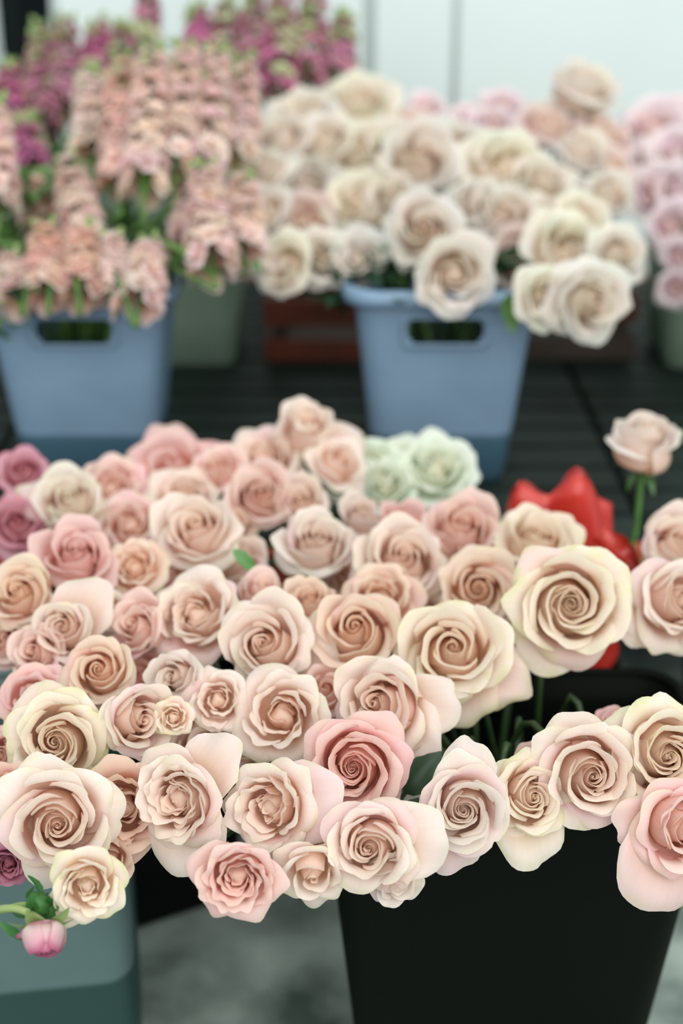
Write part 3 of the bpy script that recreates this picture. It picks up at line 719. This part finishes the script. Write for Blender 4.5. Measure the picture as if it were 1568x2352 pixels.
 (560, 1720, 150, .1, .4, 'cup', 'cream', 'yellowish cream rose sunk under the ruffled heart rose', dict(dz=.06, bk='K')),
 (45, 1935, 120, -.1, .1, 'cup', 'pink', 'shaded pink rose under the tan edge rose', dict(dz=.06, bk='G')),
 (250, 1975, 110, .2, -.1, 'simple', 'dusk', 'shaded rose petals between the small cream rose and the grey bucket', dict(dz=.05, bk='G')),
 (650, 1975, 120, -.1, -.3, 'simple', 'cream', 'shaded cream rose between the dense pink rose and the round petal', dict(dz=.05, bk='K')),
 (760, 1890, 150, 0, .2, 'cup', 'blush', 'shaded rose sunk between the knotted heart and twisted petal roses', dict(dz=.06, bk='K')),
 (840, 1545, 120, 0, .4, 'cup', 'pink', 'shaded pink rose sunk under the wide wrapped peach rose', dict(dz=.06, bk='K')),
 (1010, 1290, 130, 0, .5, 'cup', 'pink', 'pink rose sunk between layered heart and cupped peach roses', dict(dz=.08, bk='K')),
 (800, 1320, 110, 0, .5, 'simple', 'dusk', 'shaded rose sunk in the dark gap of the mound', dict(dz=.09, bk='C')),
]
for (px, py, d, ax, ay, kind, tint, label, opt) in FRONT:
    build_rose(px, py, d, ax, ay, kind, tint, label, **opt)

# deep pink roses at the far left
build_rose(52, 1085, 108, .1, .35, 'simple', 'blush', 'hot pink flower before the left blue bucket', depth=1.42, bk='C', mat=M_HOT, n=12, group='deep pink flowers at the left edge')
build_rose(40, 1205, 130, .1, .4, 'simple', 'blush', 'deep pink and mauve rose under the hot pink flower', depth=1.36, bk='C', mat=M_HOT, n=14, group='deep pink flowers at the left edge')

# white carnations behind the mound
for (px, py, d, ax, ay, dep, lab) in [
    (1003, 1078, 175, .1, .55, 1.50, 'largest white carnation, rightmost of its row against the blue bucket'),
    (925, 1068, 140, 0, .5, 1.51, 'white carnation second from the large one'),
    (850, 1068, 140, -.05, .5, 1.50, 'greenish white carnation in the middle of its row'),
    (783, 1085, 130, -.1, .5, 1.49, 'greenish white carnation next to the topmost rose'),
    (885, 1118, 130, 0, .35, 1.48, 'greenish white carnation hanging lowest before the others')]:
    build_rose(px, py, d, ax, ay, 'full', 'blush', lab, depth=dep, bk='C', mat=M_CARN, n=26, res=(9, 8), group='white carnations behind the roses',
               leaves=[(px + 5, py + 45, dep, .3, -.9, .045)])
# ---------------------------------------------------------------- cream garden roses in the right blue bucket
def proto(kind, tint, mat, R, seed, n, res=(9, 8), name='garden_rose', cat='rose'):
    t = thing(name, Matrix.Identity(4), 'x', cat)
    KIDS[t.name] = []
    ti, to, ew = TINT[tint]; rg = random.Random(seed)
    for p in rose_params(kind, seed, n):
        g = 1.0 if p['guard'] else p['t'] * .75
        col = [lerp(a, b, g) * (1 + rg.uniform(-.03, .03)) for a, b in zip(ti, to)]
        Pm, uv = petal_grid(p, *res)
        KIDS[t.name].append(link('petal', np_mesh('petal', Pm * R, grid_faces(*res), uv), mat, t, (*col, ew if p['guard'] else 0)))
    KIDS[t.name].append(link('heart', heart_mesh(R, kind), mat, t, (*ti, 0)))
    KIDS[t.name].append(link('calyx', calyx_mesh(R), M_GREEN, t))
    return t

_used = set()
def place(pr, px, py, d, depth, ax, ay, label, group, bk, R0, seed, stem=True):
    axis = view_axis(ax, ay); R = d * 1.2 / 2 * depth / FPX
    base = at(px, py, depth) - axis * R * .45
    M = frame_from_axis(base, axis, random.Random(seed).uniform(0, 6.28)) @ Matrix.Scale(R / R0, 4)
    if pr.name not in _used:
        _used.add(pr.name); r = pr; r.matrix_world = M; r['label'] = label; r['group'] = group
        own = [o for o in r.children]
    else:
        r = copy_thing(pr, M, label, group)
    if stem: stem_for(r, base - axis * R * .2, axis, bk, random.Random(seed), .003)
    bpy.context.view_layer.update() if False else None
    return r

WP = [proto('garden', 'blush', M_CREAM, .04, 11, 22), proto('open', 'blush', M_CREAM, .04, 12, 22), proto('cup', 'blush', M_CREAM, .04, 13, 18), proto('garden', 'cream', M_CREAM, .04, 14, 20), proto('full', 'pale', M_CREAM, .04, 15, 24)]
WPEACH = proto('garden', 'pink', M_CREAM, .04, 16, 20)
ORD = ['first', 'second', 'third', 'fourth', 'fifth', 'sixth', 'seventh', 'eighth', 'ninth']
WROWS = [
 ('top row', 1.98, .62, [(690, 262, 150), (822, 235, 165), (945, 300, 130), (1262, 290, 150), (1332, 215, 150), (1385, 310, 130)]),
 ('second row', 1.90, .5, [(655, 330, 140), (745, 330, 150), (820, 345, 160), (905, 345, 140), (1040, 330, 130), (1330, 360, 130), (1400, 385, 110)]),
 ('third row', 1.84, .38, [(610, 400, 120), (705, 425, 140), (960, 375, 185), (1035, 395, 110), (1160, 388, 190), (1240, 420, 130), (1300, 450, 130), (1392, 455, 120)]),
 ('fourth row', 1.77, .24, [(620, 495, 130), (700, 510, 140), (828, 465, 165), (900, 450, 110), (1085, 470, 120), (1150, 500, 160), (1250, 510, 130), (1340, 500, 120)]),
 ('fifth row', 1.70, .06, [(655, 600, 130), (740, 590, 120), (822, 595, 130), (972, 535, 175), (1190, 595, 150), (1300, 585, 190), (1418, 585, 125)]),
 ('lowest row', 1.67, -.22, [(650, 645, 80), (1042, 628, 165), (1255, 680, 130), (1350, 690, 170)]),
]
k = 0
for rname, dep, ay, items in WROWS:
    for i, (px, py, d) in enumerate(items):
        rg = random.Random(px * 3 + py)
        pr = WPEACH if (px, py) in ((945, 300), (1262, 290), (1385, 310), (1190, 595), (1400, 385), (700, 510)) else WP[(k * 2 + i) % len(WP)]
        nm = f'cream garden rose, {ORD[i]} from the left in the {rname} above the right blue bucket'
        if (px, py) == (1332, 215): nm = 'cream garden rose standing highest against the pale wall'
        if (px, py) == (972, 535): nm = 'cream rose with an apricot ring heart above the handle hole of the blue bucket'
        if (px, py) == (1042, 628): nm = 'cream rose hanging over the rim of the right blue bucket'
        if (px, py) == (1350, 690): nm = 'cream rose hanging lowest beside the right blue bucket'
        if (px, py) == (1042, 628): dep = 1.585
        place(pr, px, py, d, dep + rg.uniform(-.03, .03), (px - 1030) / 1100 + rg.uniform(-.12, .12), ay + rg.uniform(-.12, .12), nm, 'cream garden roses in the right blue bucket', 'B', .04, k)
        k += 1

# small pink roses behind the cream ones, peonies at the right edge
PP = [proto('full', 'blush', M_PEONY, .04, 21, 26, name='peony', cat='peony'), proto('garden', 'blush', M_PEONY, .04, 22, 22, name='peony', cat='peony')]
for i, (px, py, d, dep, ax, ay, lab) in enumerate([
    (978, 245, 85, 2.08, 0, .6, 'small pink bloom over the second row of cream roses'),
    (1152, 245, 100, 2.10, 0, .6, 'pink bloom with a green sepal against the pale wall'),
    (1075, 272, 85, 2.06, 0, .6, 'pink bloom beside the one with the green sepal'),
    (1130, 285, 100, 2.05, 0, .5, 'bright pink bloom in the dip between the cream roses'),
    (1060, 335, 90, 2.02, 0, .4, 'lilac pink bloom behind the third row of cream roses'),
    (1500, 295, 160, 2.08, -.2, .5, 'peony at the top left of the pink bunch by the frame edge'),
    (1560, 265, 120, 2.12, .0, .6, 'topmost peony of the pink bunch at the frame edge'),
    (1495, 375, 120, 2.04, -.3, .3, 'peony below the top left one of the pink bunch'),
    (1550, 360, 130, 2.03, 0, .3, 'peony in the middle of the pink bunch at the frame edge'),
    (1510, 440, 130, 2.0, -.3, .1, 'peony hanging at the side of the pink bunch over the pale bucket'),
    (1560, 440, 120, 2.0, .0, .1, 'peony cut by the frame edge below the middle one'),
    (1545, 520, 110, 1.98, -.1, -.1, 'peony low in the pink bunch at the frame edge'),
    (1560, 590, 80, 1.97, 0, -.2, 'small peony second from the bottom of the pink bunch'),
    (1552, 662, 80, 1.95, -.2, -.3, 'lone pink peony hanging lowest at the frame edge')]):
    place(PP[i % 2], px, py, d, dep, ax, ay, lab, 'pink blooms behind and beside the cream roses', 'Q', .04, 300 + i)

# ---------------------------------------------------------------- stock flowers
def floret_mesh(R, seed, n=9):
    rg = random.Random(seed); V = []; F = []; UV = []; off = 0
    for i in range(n):
        t = i / (n - 1)
        p = dict(th=i * 2.4 + rg.uniform(-.2, .2), ph=rg.uniform(0, 6), trim=.30, jag=.02, psib=R_(70), w1=.15, r0=.03, z0=0, s1=.30, psi1=R_(lerp(78, 18, t) + rg.uniform(-8, 8)),
                 psi2=R_(lerp(50, -25, t)), L=lerp(.75, 1.2, t), w=lerp(.38, .66, t), sf=.7, sfu=.1, cu=.3, lip=.3, rmin=.08, amax=1.4, rip=.07, spiral=.04)
        P, uv = petal_grid(p, 6, 6)
        V.append(P * R); UV.append(uv); F.append(grid_faces(6, 6) + off); off += len(P)
    return np_mesh('floret', np.concatenate(V), np.concatenate(F), np.concatenate(UV))
FLORETS = [floret_mesh(.0150, s) for s in (1, 2, 3, 4)]
def bud_mesh():
    V = []; n = 7
    prof = [(0.0005, 0), (.0022, .001), (.0032, .004), (.0028, .008), (.0012, .0108), (.0002, .0115)]
    for r, z in prof: V += [(r * math.cos(2 * math.pi * k / n), r * math.sin(2 * math.pi * k / n), z) for k in range(n)]
    return np_mesh('bud', V, [(j * n + k, j * n + (k + 1) % n, (j + 1) * n + (k + 1) % n, (j + 1) * n + k) for j in range(len(prof) - 1) for k in range(n)])
BUD = bud_mesh()
STLEAF = leaf_mesh('leaf', .085, .008, .2, .7, 0, 5, 10, .7)

def stock(top, bot, dep_t, dep_b, wpx, mat, label, bk, seed, group, nf=26, greens=7, tint=None, fs=1.0, leafy=4, mixed=False):
    rg = random.Random(seed)
    T = at(*top, dep_t); B = at(*bot, dep_b); ax = (T - B); L = ax.length; ax.normalize()
    M = frame_from_axis(B, ax)
    t = thing('stock_flower', M, label, 'flower', group)
    rad = wpx / 2 * dep_b / FPX * .62
    for i in range(nf):
        s = (i + .5) / nf; a = i * 2.39996 + rg.uniform(-.3, .3)
        rr = rad * (1 - .45 * s ** 2) * rg.uniform(.75, 1.1)
        sc = fs * lerp(1.2, .75, s ** 1.5) * rg.uniform(.88, 1.12) * 1.25
        d = Vector((math.cos(a), math.sin(a), .15 + .75 * s)).normalized()
        o = link('floret', FLORETS[rg.randrange(4)], None, t)
        z = Vector(d); x = Vector((0, 0, 1)).cross(z).normalized(); y = z.cross(x)
        o.matrix_local = Matrix.Translation((rr * .55 * math.cos(a), rr * .55 * math.sin(a), s * L)) @ Matrix((x, y, z)).transposed().to_4x4() @ Matrix.Rotation(rg.uniform(0, 6), 4, 'Z') @ Matrix.Scale(sc, 4)
        if not o.data.materials: o.data.materials.append(M_STOCK)
        o.material_slots[0].link = 'OBJECT'; o.material_slots[0].material = mat
        k = rg.uniform(.88, 1.06); tt = tint or (1, 1, 1)
        if mixed and rg.random() < .32: tt = (1.2, 3.2, 1.5)          # faded, greenish florets
        o.color = (tt[0] * k, tt[1] * k * rg.uniform(.93, 1.05), tt[2] * k * rg.uniform(.93, 1.05), 0)
    for i in range(greens):
        a = i * 2.4 + rg.uniform(-.3, .3); s = rg.uniform(.72, 1.06) if i > 2 else 1.03
        d = Vector((math.cos(a) * .7, math.sin(a) * .7, 1)).normalized(); z = d; x = Vector((0, 1, 0)).cross(z).normalized(); y = z.cross(x)
        o = link('bud', BUD, M_BUDTIP, t)
        o.matrix_local = Matrix.Translation((rad * .5 * math.cos(a) * (1.1 - s * .6), rad * .5 * math.sin(a) * (1.1 - s * .6), s * L)) @ Matrix((x, y, z)).transposed().to_4x4() @ Matrix.Scale(rg.uniform(1.2, 2.0), 4)
    # the stalk through the florets and down into the bucket
    V, F = tube([Vector((0, 0, -.01)), Vector((0, 0, L * .5)), Vector((0, 0, L * 1.02))], .003, .0015)
    link('stalk', np_mesh('stalk', V, F), M_STOCKLEAF, t)
    pts = stem_for(t, B - ax * .005, ax, bk, rg, .0032, mat=M_STOCKLEAF, off=.04)
    inv = M.inverted()
    for i in range(leafy):
        q = pts[2 + i % 6]
        o = link('leaf', STLEAF, M_STOCKLEAF, t)
        a = rg.uniform(0, 6.28)
        yv = Vector((math.cos(a), math.sin(a) - .35, rg.uniform(.2, 1.0))).normalized(); zv = Vector((0, 0, 1)); xv = yv.cross(zv).normalized(); zv = xv.cross(yv)
        o.matrix_local = inv @ Matrix.Translation(q) @ Matrix((xv, yv, zv)).transposed().to_4x4() @ Matrix.Scale(rg.uniform(.8, 1.2), 4)
    return t

GP = 'pale pink stock flowers in the left blue bucket'
for i, (tp, bt, d1, d2, w, lab, nf) in enumerate([
    ((345, 565), (318, 705), 1.60, 1.57, 125, 'pale pink stock hanging over the rim near the handle hole', 26),
    ((262, 560), (265, 680), 1.62, 1.60, 95, 'pale pink stock resting on the bucket rim left of the hanging one', 20),
    ((190, 540), (185, 680), 1.63, 1.59, 105, 'peach pink stock low in the middle of the left blue bucket', 24),
    ((105, 530), (110, 680), 1.64, 1.59, 105, 'peach pink stock above the handle hole of the left blue bucket', 24),
    ((25, 600), (45, 690), 1.64, 1.60, 90, 'short pink stock at the left end of the blue bucket rim', 18),
    ((155, 375), (205, 590), 1.70, 1.64, 115, 'pale stock spike leaning before the dark green leaves', 34),
    ((75, 420), (95, 520), 1.76, 1.74, 95, 'dim peach stock in shade behind the leaning pale spike', 18),
    ((-10, 250), (-5, 480), 1.70, 1.66, 90, 'pink stock spike cut by the left frame edge', 30),
    ((205, 185), (215, 360), 1.80, 1.76, 105, 'pale pink stock spike furthest left of the tall cluster', 28),
    ((285, 150), (275, 430), 1.78, 1.70, 120, 'peach stock spike second from left in the tall cluster', 38),
    ((350, 130), (330, 440), 1.75, 1.67, 125, 'tall pale stock spike in the middle of the cluster with pink tips', 42),
    ((425, 120), (400, 400), 1.77, 1.70, 115, 'tall pink stock spike just right of the cluster middle', 38),
    ((495, 130), (470, 400), 1.80, 1.73, 120, 'tall stock spike below the plum flowers, near the cluster right side', 38),
    ((560, 150), (545, 370), 1.83, 1.78, 105, 'pink stock spike touching the cream roses at top', 30),
    ((470, 400), (490, 620), 1.66, 1.60, 150, 'broad pink stock spike hanging down between the two blue buckets', 42),
    ((555, 420), (560, 590), 1.70, 1.64, 120, 'pink stock spike against the side of the cream roses', 28),
    ((425, 430), (440, 560), 1.72, 1.67, 90, 'narrow pink stock spike behind the broad hanging one', 20)]):
    stock(tp, bt, d1, d2, w * 1.25, M_STOCK, lab, 'L', 500 + i, GP, int(nf * 1.25), greens=5 if i > 7 else 3, tint=(1, .92, .86) if i in (2, 3, 6, 9) else None, leafy=0 if i < 7 else 1)
GM = 'plum stock flowers behind the pale ones'
for i, (tp, bt, d1, d2, w, lab, nf) in enumerate([
    ((20, 165), (35, 330), 2.10, 2.04, 110, 'bright plum stock spike at the left frame edge', 26),
    ((95, 80), (100, 300), 2.16, 2.08, 105, 'dusky plum stock spike before the dark window opening', 30),
    ((150, 60), (150, 260), 2.18, 2.10, 100, 'dusky plum stock spike right of the dark window opening', 28),
    ((225, 60), (215, 240), 2.16, 2.10, 95, 'plum stock spike with a deep red side above the pale cluster', 26),
    ((280, 75), (275, 200), 2.16, 2.12, 85, 'short plum stock spike with green tips above the tall pale cluster', 18),
    ((340, -30), (330, 110), 2.22, 2.18, 70, 'pale green tipped stock spike reaching the top of the frame', 14),
    ((455, 30), (460, 150), 2.20, 2.15, 95, 'dusky plum stock spike at the left of the right plum clump', 20),
    ((520, 20), (525, 180), 2.20, 2.14, 95, 'plum stock spike second from left of the right plum clump', 24),
    ((585, 5), (590, 200), 2.18, 2.11, 100, 'deep red plum stock spike in the middle of the right clump', 28),
    ((650, -20), (640, 230), 2.16, 2.07, 110, 'tall plum stock spike above the first cream rose', 34),
    ((720, 0), (700, 200), 2.18, 2.10, 110, 'bright plum stock spike second from the right of its clump', 30),
    ((790, 50), (770, 180), 2.2, 2.15, 95, 'plum stock spike with pale green tips at the right of its clump', 20),
    ((60, 280), (75, 400), 2.0, 1.96, 95, 'deep plum stock spike in shade beside the pale cluster', 18)]):
    stock(tp, bt, d1, d2, w * 1.35, M_MAROON, lab, 'P', 700 + i, GM, int(nf * 1.2), greens=14, tint=[(1.3, 1.2, 1.6), (1.2, 1.5, 1.45), (1.25, 1.65, 1.6)][i % 3], leafy=2, mixed=True)

# leaves that fill the shaded space in the blue buckets belong to extra stems of greenery
def greenery(px, py, dep, bk, label, seed, n=9, L=1.0, group=None, mat=None):
    rg = random.Random(seed); P = at(px, py, dep)
    t = thing('leafy_stem', Matrix.Translation(P), label, 'foliage', group)
    pts = stem_for(t, P, Vector((0, -.2, 1)).normalized(), bk, rg, .003, mat=M_STOCKLEAF)
    for i in range(n):
        o = link('leaf', STLEAF if mat is None else RLEAF, mat or M_STOCKLEAF, t); a = i * 2.4 + rg.uniform(-.4, .4)
        q = P - Vector((0, 0, .012 * (i % 5)))
        yv = Vector((math.cos(a), math.sin(a) - .2, rg.uniform(.3, 1.3))).normalized(); xv = yv.cross(Vector((0, 0, 1))).normalized(); zv = xv.cross(yv)
        o.matrix_local = Matrix.Translation(q - P) @ Matrix((xv, yv, zv)).transposed().to_4x4() @ Matrix.Scale(L * rg.uniform(.8, 1.25), 4)
for i, (px, py, dep, bk, lab) in enumerate([
    (290, 520, 1.74, 'L', 'dark green leafy stem in the shade under the tall pale cluster'),
    (345, 560, 1.72, 'L', 'green leafy stem between hanging stock and the broad pink spike'),
    (385, 610, 1.70, 'L', 'green leafy stem at the right end of the left blue bucket'),
    (20, 560, 1.72, 'L', 'green leafy stem at the left frame edge above the blue bucket'),
    (15, 690, 1.64, 'L', 'dark leafy stem at the left end of the blue bucket rim'),
    (60, 460, 1.78, 'L', 'leafy stem behind the dim peach stock'),
    (180, 755, 1.745, 'L', 'green leaves seen through the handle hole of the left blue bucket'),
    (120, 770, 1.745, 'L', 'yellow green leaves at the left end of the handle hole'),
    (250, 760, 1.745, 'L', 'dark green leaves at the right end of the handle hole'),
    (-5, 440, 1.80, 'L', 'leafy stem cut by the left frame edge beside the edge stock spike'),
    (35, 520, 1.80, 'L', 'dark leafy stem low behind the dim peach stock'),
    (60, 400, 1.70, 'L', 'bright green leaf tips left of the leaning pale spike')]):
    greenery(px, py, dep, bk, lab, 900 + i, 12 if i < 6 else 9, 1.0 if i < 6 or i > 8 else .42, 'leafy stems in the left blue bucket')

RLEAF = leaf_mesh('leaf', .05, .017, .3, .6, .05)
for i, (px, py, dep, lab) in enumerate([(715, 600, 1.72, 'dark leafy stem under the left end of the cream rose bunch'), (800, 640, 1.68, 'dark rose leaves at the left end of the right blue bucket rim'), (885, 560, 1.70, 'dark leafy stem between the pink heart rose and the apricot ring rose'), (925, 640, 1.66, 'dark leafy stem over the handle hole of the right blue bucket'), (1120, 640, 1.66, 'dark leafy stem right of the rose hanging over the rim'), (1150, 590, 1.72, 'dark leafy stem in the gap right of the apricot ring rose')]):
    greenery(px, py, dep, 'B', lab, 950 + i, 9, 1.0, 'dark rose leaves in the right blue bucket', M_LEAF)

# one rose leaf on the rim of the right blue bucket
lf = link('rose_leaf', leaf_mesh('leaf', .048, .014, .3, .6, .04), M_STOCKLEAF)
lf.matrix_world = Matrix.Translation(at(1180, 672, 1.585)) @ Matrix.Rotation(math.radians(-75), 4, 'X')
tag(lf, 'green leaf hanging over the rim of the right blue bucket', 'leaf')

# ---------------------------------------------------------------- red bag
M_RED = noisy('red_crumpled_plastic', (.40, .022, .018), (.55, .04, .028), 18, .28, .3, 5, .5)
def red_bag():
    c = Vector((LOW_X + .01, LOW_Y, LOW_H)); rg = random.Random(5)
    t = thing('red_bag', Matrix.Translation(c), 'crumpled red plastic bag with two peaked ears standing behind the roses', 'bag')
    n = 40
    rows = []
    for j in range(16):
        v = j / 15; z = -.02 + .200 * v
        w = .048 + .016 * math.sin(math.pi * min(1, v * 1.25)) if v < .8 else .0574 - .06 * (v - .8)
        dpt = .045 * (1 - .75 * sm(v, .45, 1.0))
        row = []
        for k in range(n):
            a = 2 * math.pi * k / n
            x = w * math.cos(a); y = dpt * math.sin(a)
            f = math.sin(5 * a + 7 * v + 1) * .005 + math.sin(9 * a - 11 * v) * .002 + math.sin(3 * a + 12 * v) * .003
            x += f * math.cos(a) ; y += f * math.sin(a)
            ear = .040 * math.exp(-((x - .014) / .026) ** 2) + .030 * math.exp(-((x + .040) / .018) ** 2)
            zz = z + ear * sm(v, .55, 1.0) + .004 * math.sin(6 * a + 20 * v)
            row.append((x, y, zz))
        rows.append(row)
    V = [q for r in rows for q in r]
    F = [(j * n + k, j * n + (k + 1) % n, (j + 1) * n + (k + 1) % n, (j + 1) * n + k) for j in range(15) for k in range(n)]
    top = [15 * n + k for k in range(n)]
    F += [(top[k], top[k + 1], top[n - 2 - k], top[n - 1 - k]) for k in range(n // 2 - 1)]
    link('sack', np_mesh('sack', V, F), M_RED, t)
    # flap that slips out over the bucket
    V = []; 
    for j in range(10):
        for k in range(9):
            u = k / 8; v = j / 9
            V.append((.03 + .062 * v + .006 * math.sin(9 * u), -.05 - .02 * math.sin(3 * v) + .006 * math.sin(14 * u + 5 * v), .165 - .085 * v * v + .045 * (u - .5) + .006 * math.sin(11 * v + 4 * u)))
    link('flap', np_mesh('flap', V, grid_faces(9, 10)), M_RED, t)
    for k, (fx, L) in enumerate(((-.058, .072), (-.028, .085), (.004, .080), (.030, .062))):
        V = []
        for j in range(10):
            for i in range(10):
                a = 2 * math.pi * i / 10; v = j / 9
                r = .016 * math.sin(math.pi * min(.97, .25 + .72 * v)) + .001
                V.append((fx + r * math.cos(a) * 1.1, -.062 - .012 * v + r * .6 * math.sin(a), -.0 - L * v + .002 * math.sin(9 * a)))
        F = [(j * 10 + i, j * 10 + (i + 1) % 10, (j + 1) * 10 + (i + 1) % 10, (j + 1) * 10 + i) for j in range(9) for i in range(10)]
        link('hanging_corner', np_mesh('hanging_corner', V, F), M_RED, t)
red_bag()

# ---------------------------------------------------------------- ranunculus bud and plum flower at the lower left corner
def ranunculus():
    base = at(100, 2120, .93); ax = view_axis(.15, -.86); R = .0175
    M = frame_from_axis(base, ax, .4)
    t = thing('ranunculus', M, 'small pink ranunculus nodding on a green stem before the grey bucket', 'flower')
    rg = random.Random(3)
    m = M_RAN
    for i in range(16):
        tt = i / 15
        rc = .28 + .62 * tt
        p = dict(th=i * 2.39996, ph=rg.uniform(0, 6), trim=.16, jag=.01, psib=R_(5), w1=.3, r0=.03, z0=0, s1=rc * .9, psi1=R_(lerp(112, 100, tt)), psi2=R_(lerp(150, 118, tt)), L=rc + lerp(1.15, .95, tt), w=lerp(.45, .75, tt), sf=.6, sfu=.0, cu=.1, lip=-.1, rmin=.1, amax=2, rip=.015, spiral=.05)
        P, uv = petal_grid(p, 11, 10); link('petal', np_mesh('petal', P * R, grid_faces(11, 10), uv), m, t, (1, 1, 1, 0))
    for a, pl in ((1.2, .6), (3.4, .7)):
        p = dict(th=a, ph=1, trim=.2, jag=.01, psib=R_(5), w1=.2, r0=.03, z0=-.05, s1=.5, psi1=R_(30), psi2=R_(0), L=1.3, w=.5, sf=.6, sfu=0, cu=.1, lip=0, rmin=.1, amax=2, rip=.03, spiral=.02)
        P, uv = petal_grid(p, 9, 8); link('petal', np_mesh('petal', P * R, grid_faces(9, 8), uv), m, t, (1, .8, .85, 0))
    sl = leaf_mesh('sepal', .022, .006, .3, .8, 0, 5, 8)
    for k in range(5):
        o = link('sepal', sl, M_BUDTIP, t); o.matrix_local = Matrix.Rotation(k * 1.2566, 4, 'Z') @ Tm((0, .002, -.001)) @ Matrix.Rotation(.25, 4, 'X')
    inv = M.inverted()
    pts = spline([base, at(72, 2100, .935), at(30, 2086, .94), at(-40, 2088, .95), at(-120, 2050, .97)], 14)
    V, F = tube(pts, .0026, .0028, 8); link('stem', np_mesh('stem', [inv @ v for v in V], F), M_BUDTIP, t)
    # companion stem with a green seed head
    h = at(88, 2078, .945)
    t2 = thing('ranunculus_seed_head', Matrix.Translation(h), 'green ranunculus seed head with thin bracts beside the pink one', 'flower')
    V = []; F = []
    n = 12
    for j in range(9):
        b_ = math.pi * j / 8
        for i in range(n):
            a = 2 * math.pi * i / n; rr = .0085 * (1 + .08 * (-1) ** (i + j))
            V.append((rr * math.sin(b_) * math.cos(a), rr * math.sin(b_) * math.sin(a), rr * math.cos(b_)))
    F = [(j * n + i, j * n + (i + 1) % n, (j + 1) * n + (i + 1) % n, (j + 1) * n + i) for j in range(8) for i in range(n)]
    link('seed_head', np_mesh('seed_head', V, F), M_LEAFB, t2)
    o = link('seed_head', np_mesh('seed_head', np.array(V) * .8, F), M_LEAFB, t2); o.location = at(112, 2088, .95) - h
    br = leaf_mesh('bract', .022, .0028, .2, 1.4, .1, 5, 9)
    for k in range(9):
        o = link('bract', br, M_LEAFB, t2); o.matrix_local = Matrix.Rotation(k * 2.1, 4, 'Y') @ Matrix.Rotation(k * .9, 4, 'X') @ Tm((0, .006, 0))
    pts = spline([h, at(45, 2080, .945), at(-20, 2092, .95), at(-110, 2060, .97)], 12)
    V, F = tube(pts, .0024, .0026, 8); link('stem', np_mesh('stem', [v - h for v in V], F), M_BUDTIP, t2)
    o = link('leaf', leaf_mesh('leaf', .032, .0028, .2, 1.2, .15, 5, 10), M_LEAFB, t2)
    yv = (.75 * RIGHT - .66 * UP).normalized(); zv = -FWD; xv = yv.cross(zv)
    o.matrix_local = Matrix.Translation(at(0, 2118, .945) - h) @ Matrix((xv, yv, zv)).transposed().to_4x4()
M_RAN = petal_mat('ranunculus_petal', [(0, (.76, .68, .55)), (.5, (.86, .74, .72)), (.82, (.80, .48, .56)), (1, (.55, .14, .27))], edge_amt=0)
M_LEAFB = leaf_mat('fresh_green', (.03, .14, .03), (.07, .24, .05))
ranunculus()
build_rose(18, 1985, 100, .05, -.2, 'full', 'blush', 'dark plum flower at the left frame edge over the grey bucket', depth=1.0, bk='G', mat=M_MAROON, n=26, res=(9, 8), group='plum flower by the grey bucket')
